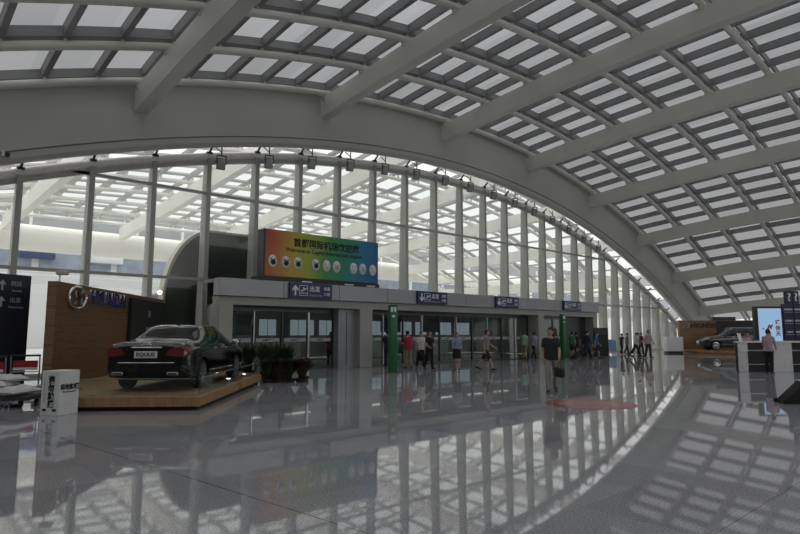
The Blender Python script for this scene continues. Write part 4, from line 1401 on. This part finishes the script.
MB().box(0.2, 3.2, 0.0, 0.5, 0, 0.4).build('base', M_DARK, scn, 0)
M_SRED = mat('screen_red', (0.5, 0.03, 0.05), 0.4)
text('M', 0.34, M_SRED, scn, (0.72, -0.025, 1.95), shear=0.4, bold=0.02, name='red_mark')
text('hb', 0.16, M_BLUE, scn, (0.36, -0.025, 1.85), name='blue_mark')
for k, ch in enumerate('通信天'):
    text(ch, 0.3, M_SRED, scn, (1.22, -0.025, 2.2 - 0.33 * k), name='red_lettering', bold=0.01)

# suitcase at the right edge, pulled out of the frame
su = thing('rolling_suitcase', 'black rolling suitcase tilted on its wheels at the right', 'suitcase', cf(8.72, 13.6), face_(1, -0.15))
Mt = Matrix.Translation((0, 0, 0.05)) @ Matrix.Rotation(radians(-47), 4, 'X')
MB().rbox(-0.22, 0.22, 0.0, 0.30, 0.0, 0.68, 0.045, Mt, 3).build('case', mat('black_fabric', (0.012, 0.012, 0.013), 0.8), su, 40)
MB().rbox(-0.16, 0.16, 0.29, 0.34, 0.08, 0.5, 0.03, Mt, 3).build('front_pocket', M_BLACK, su, 40)
for s in (-1, 1):
    MB().tube([Mt @ Vector((s * 0.1, 0.02, 0.66)), Mt @ Vector((s * 0.1, 0.02, 1.02))], 0.01, 8).build('handle_rod', M_STAINLESS, su, 40)
    MB().lathe([(0.02, -0.02), (0.05, -0.02), (0.05, 0.02), (0.02, 0.02)], 16, (s * 0.17, -0.0, 0.05), 'X').build('wheel', M_RUBBER, su, 40)
MB().tube([Mt @ Vector((-0.12, 0.02, 1.02)), Mt @ Vector((0.12, 0.02, 1.02))], 0.02, 8).build('handle', M_BLACK, su, 40)

# red floor graphic
rg = thing('floor_graphic', 'round red floor graphic with pale pattern in front of the walking man', 'floor graphic', cf(4.33, 13.45), YAW)
MB().lathe([(0.001, 0.0005), (1.0, 0.0005), (1.0, 0.004), (0.001, 0.004)], 48).build('disc', mat('floor_red', (0.30, 0.05, 0.06), 0.25), rg, 0)
M_PINK = mat('floor_pink', (0.36, 0.24, 0.25), 0.25)
for k in range(7):
    b = MB()
    b.box(0.45 + 0.075 * k, 0.48 + 0.075 * k, -0.35 + 0.03 * k, 0.35 - 0.03 * k, 0.0042, 0.005)
    b.build('stripe', M_PINK, rg, 0)
MB().box(-0.7, -0.1, -0.5, -0.44, 0.0042, 0.005).build('pale_bar', M_PINK, rg, 0)
MB().box(-0.55, 0.0, 0.36, 0.44, 0.0042, 0.005).build('pale_bar', M_PINK, rg, 0)
text('欢迎', 0.5, M_PINK, rg, (-0.3, -0.02, 0.0045), (0, 0, 0), ext=0.0004, bold=0.01)

# black board and blue A-board by the far end of the entrance
bb = thing('black_board', 'black notice board standing at the far corner of the entrance', 'notice board', cf(13.75, 40.0), YAW)
MB().rbox(-0.5, 0.5, -0.06, 0.06, 0.06, 1.95, 0.02).build('board', M_BLACK, bb, 0)
MB().box(-0.42, 0.42, -0.07, -0.06, 1.5, 1.85).build('title_strip', M_DARK, bb, 0)
MB().box(-0.5, 0.5, -0.25, 0.25, 0, 0.06).build('base', M_DARK, bb, 0)
ab = thing('folding_board', 'light blue folding board standing behind the walking people', 'sign board', cf(16.3, 45.0), YAW)
Mr = Matrix.Rotation(-0.16, 4, 'X')
MB().box(-0.28, 0.28, -0.02, 0.02, 0.2, 1.1, Matrix.Translation((0, -0.2, 0)) @ Mr).build('panel', mat('pale_blue', (0.22, 0.42, 0.60), 0.4), ab, 0)
MB().box(-0.28, 0.28, -0.02, 0.02, 0.2, 1.1, Matrix.Translation((0, 0.2, 0)) @ Matrix.Rotation(0.16, 4, 'X')).build('panel', M_PALE, ab, 0)
for s in (-1, 1):
    for q in (-1, 1):
        MB().box(s * 0.26 - 0.02, s * 0.26 + 0.02, -0.02, 0.02, 0.0, 0.24, Matrix.Translation((0, q * 0.2, 0)) @ Matrix.Rotation(q * 0.16, 4, 'X')).build('leg', M_STAINLESS, ab, 0)

# ------------------------------------------------------------------ people


def person(loc, rz, label, H=1.72, legs=((25, 10), (-20, 20)), arms=((15, 20), (-20, 15)), top=None, bottom=None, bottom_kind='trousers', sleeves='short', hair='short', lean=4, head_turn=0, shoes=None, spread=0.0, female=False, hat=None, voxel=0.014, detail=False, skin=M_SKIN, seated=False):
    r = thing('person', label, 'person', loc, rz)
    k = H / 1.72
    ln = radians(lean)

    def T(x, y, z):
        """lean the upper body about the hips"""
        dz = z - 0.93
        return Vector((x, y + dz * sin(ln), 0.93 + dz * cos(ln)))
    J = {}
    for s, (a, kn) in zip((-1, 1), legs):
        a, kn = radians(a), radians(kn)
        hip = Vector((s * 0.09, 0, 0.91))
        knee = hip + 0.43 * Vector((s * spread, sin(a), -cos(a)))
        ank = knee + 0.40 * Vector((s * spread * 0.5, sin(a - kn), -cos(a - kn)))
        f = a - kn
        fa = f * 0.6
        toe = ank + Vector((s * 0.03, 0.17 * cos(fa), -0.055 + 0.17 * sin(fa)))
        heel = ank + Vector((0, -0.055 * cos(fa), -0.055 - 0.05 * sin(fa)))
        J[s] = dict(hip=hip, knee=knee, ank=ank, toe=toe, heel=heel)
    sw = 0.148 if female else 0.165
    for s, (a, e) in zip((-1, 1), arms):
        a, e = radians(a), radians(e)
        sh = T(s * sw, 0, 1.385)
        el = sh + 0.285 * Vector((s * 0.16, sin(a), -cos(a)))
        wr = el + 0.24 * Vector((-s * 0.04, sin(a + e), -cos(a + e)))
        J[s].update(sh=sh, el=el, wr=wr, hd=(wr - el).normalized())
    low = min(min(J[s]['toe'].z, J[s]['heel'].z) for s in (-1, 1)) - 0.035
    if seated:
        low = 0.0
    up = Vector((0, 0, -low))

    def ring(c, a, b, n=20, tilt=True):
        return [c + up + Vector((a * cos(2 * pi * i / n), b * sin(2 * pi * i / n), 0)) for i in range(n)]
    hipw = 0.17 if female else 0.165
    wst = 0.125 if female else 0.15
    torso = [(0.84, hipw * 0.8, 0.10), (0.92, hipw, 0.115), (1.06, wst, 0.10), (1.18, wst + 0.012, 0.108), (1.30, 0.165 if not female else 0.15, 0.115), (1.39, sw - 0.015, 0.09), (1.44, 0.105, 0.07), (1.49, 0.055, 0.055)]
    B = MB()
    B.loft([ring(T(0, 0, z) if z > 0.93 else Vector((0, 0, z)), a, b_) for z, a, b_ in torso])
    hc = T(0, 0.015, 1.615) + up
    B.capsule(T(0, 0, 1.42) + up, 0.06, T(0, 0.005, 1.55) + up, 0.052)
    Mh = Matrix.Rotation(radians(head_turn), 4, 'Z')
    B.sphere(hc, (0.075, 0.095, 0.115), 16, 12, Mh)
    B.sphere(hc + Mh @ Vector((0, 0.03, -0.05)), (0.058, 0.065, 0.065), 14, 10, Mh)
    B.capsule(hc + Mh @ Vector((0, 0.09, 0.005)), 0.012, hc + Mh @ Vector((0, 0.108, -0.022)), 0.016, 8)
    for s in (-1, 1):
        B.sphere(hc + Mh @ Vector((s * 0.077, -0.005, -0.01)), (0.014, 0.022, 0.034), 10, 8, Mh)
    fr_ = 0.0105
    for s in (-1, 1):
        j = J[s]
        B.capsule(j['hip'] + up, 0.085, j['knee'] + up, 0.055)
        B.capsule(j['knee'] + up, 0.054, j['knee'].lerp(j['ank'], 0.35) + up, 0.056)
        B.capsule(j['knee'].lerp(j['ank'], 0.35) + up, 0.056, j['ank'] + up, 0.036)
        B.capsule(j['heel'] + up + Vector((0, 0, 0.02)), 0.032, j['toe'] + up + Vector((0, -0.02, 0.02)), 0.03)
        B.capsule(j['ank'] + up, 0.036, j['heel'] + up + Vector((0, 0.01, 0.02)), 0.035)
        B.capsule(T(0, 0, 1.41).lerp(j['sh'], 0.5) + up, 0.06, j['sh'] + up, 0.058)
        B.capsule(j['sh'] + up, 0.055, j['el'] + up, 0.04)
        B.capsule(j['el'] + up, 0.04, j['wr'] + up, 0.027)
        hd = j['hd']
        side = Vector((0, 1, 0)) - hd * hd.y
        side = side.normalized() if side.length > 0.1 else Vector((0, 0, 1))
        inn_ = Vector((-s, 0, 0))
        w = j['wr'] + up
        for q in (-1, 0, 1):
            B.capsule(w + side * 0.018 * q, 0.017, w + hd * 0.085 + side * 0.024 * q, 0.015, 8)
        for q, L in zip((-1.5, -0.5, 0.5, 1.5), (0.06, 0.075, 0.082, 0.072)):
            a_ = w + hd * 0.085 + side * 0.019 * q * 1.1
            m_ = a_ + hd * L * 0.5 + inn_ * 0.008
            B.capsule(a_, fr_, m_, fr_, 8)
            B.capsule(m_, fr_, m_ + hd * L * 0.42 + inn_ * 0.024, fr_ * 0.9, 8)
        a_ = w + hd * 0.03 + side * 0.03
        m_ = a_ + hd * 0.035 + side * 0.025 + inn_ * 0.01
        B.capsule(a_, 0.013, m_, 0.0115, 8)
        B.capsule(m_, 0.0115, m_ + hd * 0.03 + side * 0.004 + inn_ * 0.006, 0.010, 8)
    if k != 1:
        B.v = [(x * k, y * k, z * k) for x, y, z in B.v]
    B.build('body', skin, r, 180, voxel, 2)

    def fin(mb, name, m, it=2, vx=None):
        if k != 1:
            mb.v = [(x * k, y * k, z * k) for x, y, z in mb.v]
        return mb.build(name, m, r, 180, vx or max(voxel, 0.012), it)
    # shirt
    g = 0.022
    C = MB()
    hem = 0.86 if bottom_kind != 'skirt' else 0.98
    C.loft([ring(T(0, 0, z) if z > 0.93 else Vector((0, 0, z)), a + g, b_ + g) for z, a, b_ in ([(hem, hipw * 0.98, 0.118)] + [t_ for t_ in torso if hem + 0.02 < t_[0] < 1.46])])
    for s in (-1, 1):
        j = J[s]
        C.capsule(T(0, 0, 1.41).lerp(j['sh'], 0.4) + up, 0.066, j['sh'] + up, 0.066)
        end = j['sh'].lerp(j['el'], 0.68) if sleeves == 'short' else j['el']
        C.tube([j['sh'] + up, end + up], [0.067, 0.060], 14)
        if sleeves == 'long':
            C.sphere(j['el'] + up, 0.060, 12, 8)
            C.tube([j['el'] + up, j['wr'] + up], [0.060, 0.042], 14)
    fin(C, 'shirt', top)
    if bottom_kind == 'skirt':
        D = MB()
        D.loft([ring(Vector((0, 0, z)), a, b_) for z, a, b_ in ((0.54, 0.20, 0.19), (0.70, 0.195, 0.165), (0.90, hipw + 0.02, 0.13), (1.03, wst + 0.015, 0.115))])
        fin(D, 'skirt', bottom)
    else:
        D = MB()
        D.loft([ring(Vector((0, 0, z)), a, b_) for z, a, b_ in ((0.82, hipw * 0.85, 0.11), (0.90, hipw + 0.012, 0.132), (1.0, wst + 0.02, 0.12))])
        for s in (-1, 1):
            j = J[s]
            if bottom_kind == 'shorts':
                D.capsule(j['hip'] + up, 0.098, j['hip'].lerp(j['knee'], 0.4) + up, 0.088)
                D.tube([j['hip'].lerp(j['knee'], 0.4) + up, j['hip'].lerp(j['knee'], 1.0) + up], [0.088, 0.086], 14)
            else:
                D.capsule(j['hip'] + up, 0.097, j['knee'] + up, 0.072)
                D.tube([j['knee'] + up, j['ank'] + Vector((0, 0, -0.005)) + up], [0.072, 0.064], 14)
        fin(D, 'shorts' if bottom_kind == 'shorts' else 'trousers', bottom)
    for s in (-1, 1):
        j = J[s]
        E_ = MB()
        d = (j['toe'] - j['heel']).normalized()
        E_.capsule(j['heel'] + up + Vector((0, 0, 0.012)), 0.043, j['heel'].lerp(j['toe'], 0.55) + up + Vector((0, 0, 0.012)), 0.045)
        E_.capsule(j['heel'].lerp(j['toe'], 0.55) + up + Vector((0, 0, 0.012)), 0.045, j['toe'] + up + Vector((0, 0, 0.002)), 0.034)
        E_.capsule(j['ank'] + up + Vector((0, -0.012, -0.02)), 0.044, j['heel'].lerp(j['toe'], 0.4) + up + Vector((0, 0, 0.02)), 0.042)
        fin(E_, 'shoe', shoes or M_BLACK, 1)
    # hair
    Hh = MB()
    n = 18
    vs, fs = [], []
    for i in range(11):
        a = radians(118) * i / 10
        for jx in range(n):
            b_ = 2 * pi * jx / n
            y = sin(a) * sin(b_)
            reach = a if y < 0.25 * sin(a) else min(a, radians(62) + (0.1 * abs(cos(b_))))
            p = Vector((0.088 * sin(reach) * cos(b_), 0.107 * sin(reach) * sin(b_) - 0.008, 0.128 * cos(reach)))
            vs.append(hc + Mh @ p)
    for i in range(10):
        for jx in range(n):
            fs.append((i * n + jx, (i + 1) * n + jx, (i + 1) * n + (jx + 1) % n, i * n + (jx + 1) % n))
    fs.append(tuple(range(10 * n, 11 * n)))
    Hh.add(vs, fs)
    if hair == 'long':
        Hh.capsule(hc + Mh @ Vector((0, -0.05, -0.02)), 0.085, hc + Mh @ Vector((0, -0.075, -0.17)), 0.06)
    if hair == 'bun':
        Hh.sphere(hc + Mh @ Vector((0, -0.12, 0.0)), 0.05, 12, 8)
    Hh.v = [(x * k, y * k, z * k) for x, y, z in Hh.v]
    Hh.build('hair', M_HAIR, r, 180)
    if hat:
        Q = MB()
        c0 = hc + Vector((0, 0, 0.045))
        Q.lathe([(0.001, 0.10), (0.06, 0.095), (0.092, 0.06), (0.104, 0.0), (0.10, -0.005)], 20, c0)
        Q.loft([ring(c0 - up + Mh @ Vector((0, 0.13, 0.002)), 0.075, 0.075), ring(c0 - up + Mh @ Vector((0, 0.13, -0.01)), 0.078, 0.078)])
        Q.v = [(x * k, y * k, z * k) for x, y, z in Q.v]
        Q.build('cap', hat, r, 60)
    if detail:
        for s in (-1, 1):
            Q = MB().sphere(hc + Mh @ Vector((s * 0.031, 0.083, 0.008)), (0.013, 0.008, 0.007), 10, 6, Mh)
            Q.v = [(x * k, y * k, z * k) for x, y, z in Q.v]
            Q.build('eye', M_DARK, r, 60)
            Q = MB().sphere(hc + Mh @ Vector((s * 0.031, 0.085, 0.028)), (0.019, 0.008, 0.004), 10, 6, Mh)
            Q.v = [(x * k, y * k, z * k) for x, y, z in Q.v]
            Q.build('eyebrow', M_HAIR, r, 60)
        Q = MB().sphere(hc + Mh @ Vector((0, 0.092, -0.058)), (0.022, 0.006, 0.006), 10, 6, Mh)
        Q.v = [(x * k, y * k, z * k) for x, y, z in Q.v]
        Q.build('mouth', M_RED, r, 60)
    M = Matrix.Translation(loc) @ Matrix.Rotation(rz, 4, 'Z')
    return r, {s: M @ ((J[s]['wr'] + up + J[s]['hd'] * 0.09) * k) for s in (-1, 1)}, {s: M @ ((J[s]['sh'] + up) * k) for s in (-1, 1)}


def face(dlat, ddep):
    """heading (turn about Z) for someone facing a direction given to the right of / ahead of the viewer"""
    v = cf(dlat, ddep)
    return math.atan2(-v.x, v.y)


def bag(name, label, cat, top, w, h, d, m, rz, strap=0.16):
    """a bag whose handle top is held at TOP"""
    t = thing(name, label, cat, Vector(top) + Vector((0, 0, 0)), rz)
    MB().rbox(-d / 2, d / 2, -w / 2, w / 2, -strap - h, -strap, min(w, h, d) * 0.3, None, 3).build('pouch', m, t, 40)
    pts = [(0, -w * 0.3 + 0.6 * w * i / 8, -strap * (1 - sin(pi * i / 8)) - 0.02 * 0) for i in range(9)]
    MB().tube([(x, y, z - 0.012) for x, y, z in pts], 0.012, 8).build('strap', m, t, 40)
    return t


M_BAG = mat('black_bag', (0.012, 0.012, 0.014), 0.6)
C_ = cloth
# the walking man in front
_, hands, sh = person(cf(4.1, 15.9), face(-0.25, -1), 'man in dark shirt and light trousers walking with a black bag', 1.75, legs=((-14, 16), (20, 8)), arms=((8, 40), (-8, 20)), top=C_('dark_shirt', (0.02, 0.025, 0.025)), bottom=C_('stone_trousers', (0.30, 0.28, 0.25)), sleeves='short', hair='long', lean=2, head_turn=-38, voxel=0.009, detail=True)
bag('hand_bag', 'black bag held by the walking man in light trousers', 'bag', hands[-1], 0.36, 0.26, 0.16, M_BAG, face(-0.25, -1) + radians(25), 0.2)
# red shirt
person(cf(0.37, 26.3), face(-0.4, 1), 'person in red shirt and khaki trousers beside the near green pillar', 1.68, legs=((6, 6), (-6, 8)), arms=((20, 80), (10, 70)), top=C_('red_shirt', (0.36, 0.02, 0.03)), bottom=C_('khaki', (0.27, 0.21, 0.14)), lean=6, shoes=M_DARK)
# two in black and white
_, hands, _s = person(cf(1.3, 26.0), face(0.5, -1), 'woman in black vest over white sleeves walking, facing the viewer', 1.68, legs=((12, 8), (-12, 14)), arms=((8, 60), (8, 60)), top=C_('black_vest', (0.015, 0.015, 0.018)), bottom=C_('black_trousers', (0.015, 0.015, 0.018)), hair='bun', female=True)
_, hands, _s = person(cf(0.95, 27.0), face(0.4, -1), 'person in white shirt half hidden behind the woman in black', 1.66, legs=((14, 8), (-12, 14)), arms=((-10, 15), (8, 20)), top=C_('white_shirt', (0.6, 0.6, 0.6)), bottom=C_('dark_trousers', (0.02, 0.02, 0.025)))
bag('hand_bag', 'black holdall carried low by the half hidden person in white', 'bag', hands[-1], 0.5, 0.34, 0.24, M_BAG, face(0.4, -1) + pi / 2, 0.1)
person(cf(2.45, 25.2), face(-0.1, -1), 'woman in light blue top and black skirt walking', 1.60, legs=((12, 6), (-10, 14)), arms=((10, 60), (5, 70)), top=C_('light_blue', (0.22, 0.32, 0.44)), bottom=C_('black_skirt', (0.014, 0.014, 0.016)), bottom_kind='skirt', hair='bun', female=True)
person(cf(3.7, 25.2), face(0.9, -0.35), 'man in grey shirt and dark knee shorts striding to the right', 1.76, legs=((-20, 22), (24, 6)), arms=((18, 40), (-16, 20)), top=C_('grey_shirt', (0.20, 0.20, 0.21)), bottom=C_('dark_shorts', (0.018, 0.018, 0.02)), bottom_kind='shorts', lean=4)
person(cf(-0.55, 26.6), face(-0.2, 1), 'dark clothed person half hidden left of the near green pillar', 1.7, legs=((8, 6), (-8, 10)), top=C_('charcoal_top', (0.018, 0.018, 0.02)), bottom=C_('charcoal_bottom', (0.02, 0.02, 0.022)))
person(cf(7.45, 35.1), face(0.2, 1), 'person in pale green shirt and shorts walking towards the doors', 1.72, legs=((14, 6), (-12, 16)), top=C_('pale_green', (0.18, 0.36, 0.24)), bottom=C_('tan_shorts', (0.2, 0.17, 0.13)), bottom_kind='shorts')
person(cf(8.2, 35.8), face(0.7, 0.6), 'person in lavender shirt and dark trousers walking right', 1.68, legs=((20, 8), (-20, 18)), top=C_('lavender', (0.36, 0.36, 0.52)), bottom=C_('navy_trousers', (0.018, 0.018, 0.03)))
person(cf(11.35, 38.6), face(0.3, 1), 'person in teal green shirt right of the far green pillar', 1.66, legs=((8, 6), (-8, 12)), top=C_('teal', (0.01, 0.16, 0.10)), bottom=C_('dark_shorts_b', (0.03, 0.03, 0.03)), bottom_kind='shorts')
person(cf(12.1, 40.0), face(-0.5, 1), 'dark clothed person walking away towards the far end doors', 1.66, legs=((14, 6), (-14, 16)), top=C_('dark_plum', (0.03, 0.02, 0.024)), bottom=C_('dark_plum_b', (0.02, 0.018, 0.02)))
_, hands, _s = person(cf(11.5, 36.0), face(0.95, 0.2), 'tall person in dark navy clothes pulling a case past the black board', 1.80, legs=((26, 8), (-26, 20)), arms=((-22, 10), (12, 20)), top=C_('navy_shirt', (0.018, 0.022, 0.05)), bottom=C_('navy_trousers_b', (0.014, 0.015, 0.022)), sleeves='long')
cs = thing('travel_case', 'dark travel case trailing behind the person in navy', 'suitcase', cf(10.5, 35.9), face(0.95, 0.2))
Mt = Matrix.Translation((0, 0, 0.05)) @ Matrix.Rotation(radians(-40), 4, 'X')
MB().rbox(-0.2, 0.2, 0.0, 0.24, 0.0, 0.58, 0.04, Mt, 3).build('case', M_BAG, cs, 40)
for s in (-1, 1):
    MB().tube([Mt @ Vector((s * 0.09, 0.02, 0.56)), Mt @ Vector((s * 0.09, 0.02, 0.85))], 0.01, 8).build('handle_rod', M_STAINLESS, cs, 40)
    MB().lathe([(0.02, -0.02), (0.05, -0.02), (0.05, 0.02), (0.02, 0.02)], 14, (s * 0.16, 0, 0.05), 'X').build('wheel', M_RUBBER, cs, 40)
person(cf(12.5, 37.3), face(0.9, -0.3), 'person in bright blue shirt and dark shorts by the black board', 1.64, legs=((18, 8), (-20, 18)), top=C_('bright_blue', (0.03, 0.14, 0.36)), bottom=C_('dark_shorts_c', (0.02, 0.02, 0.03)), bottom_kind='shorts')
for k, (lat, dep, c, lab) in enumerate(((16.75, 44.2, (0.03, 0.03, 0.03), 'person in black standing next to the light blue folding board'), (17.3, 44.6, (0.12, 0.2, 0.10), 'person in olive green top in the group near the glass wall'), (17.75, 44.0, (0.02, 0.02, 0.022), 'person in black clothes, right of the one in olive green'), (18.25, 44.3, (0.14, 0.03, 0.03), 'person in dark red top behind the man in white cap'))):
    person(cf(lat, dep), face(0.7, 0.4 - 0.4 * k), lab, 1.55 + 0.03 * k, legs=((12, 8), (-12, 14)), top=C_('group_top', c), bottom=C_('group_bottom', (0.02, 0.02, 0.022)), voxel=0.018)
person(cf(15.55, 38.6), face(0.95, -0.25), 'person in white shirt and white cap leaning forward, walking', 1.74, legs=((24, 10), (-24, 20)), arms=((-20, 20), (20, 50)), top=C_('white_shirt_b', (0.62, 0.62, 0.6)), bottom=C_('dark_trousers_b', (0.03, 0.025, 0.025)), lean=14, hat=M_WHITE)
person(cf(15.95, 37.6), face(0.35, -1), 'person in pale shirt and dark trousers nearest the white counter', 1.76, legs=((8, 6), (-8, 12)), top=C_('pale_shirt', (0.42, 0.38, 0.36)), bottom=C_('dark_trousers_c', (0.03, 0.028, 0.028)))
# desk people
person(cf(14.4, 22.9), face(0.75, 0.8), 'woman in pink blouse standing in front of the information desk', 1.74, legs=((2, 2), (-3, 4)), arms=((20, 30), (28, 20)), top=C_('pink_blouse', (0.42, 0.30, 0.34)), bottom=C_('black_trousers_b', (0.012, 0.012, 0.014)), hair='bun', female=True, lean=10, head_turn=20, detail=True)
for lat, dep, lab, hr in ((15.35, 25.9, 'attendant in pink seated behind the desk at its left end', 'bun'), (16.4, 26.0, 'dark haired attendant behind the desk beside the standing woman', 'long')):
    person(cf(lat, dep), face(0, -1), lab, 1.62, legs=((2, 2), (-2, 4)), arms=((20, 60), (20, 60)), top=C_('pink_uniform', (0.42, 0.30, 0.34)), bottom=C_('black_trousers_d', (0.012, 0.012, 0.014)), hair=hr, female=True, lean=5)
person(cf(-3.3, 27.8), face(0.3, -1), 'person in red top inside the doors under the banner', 1.62, legs=((4, 4), (-4, 6)), top=C_('inner_red', (0.4, 0.03, 0.03)), bottom=C_('inner_dark', (0.02, 0.02, 0.02)), voxel=0.018)
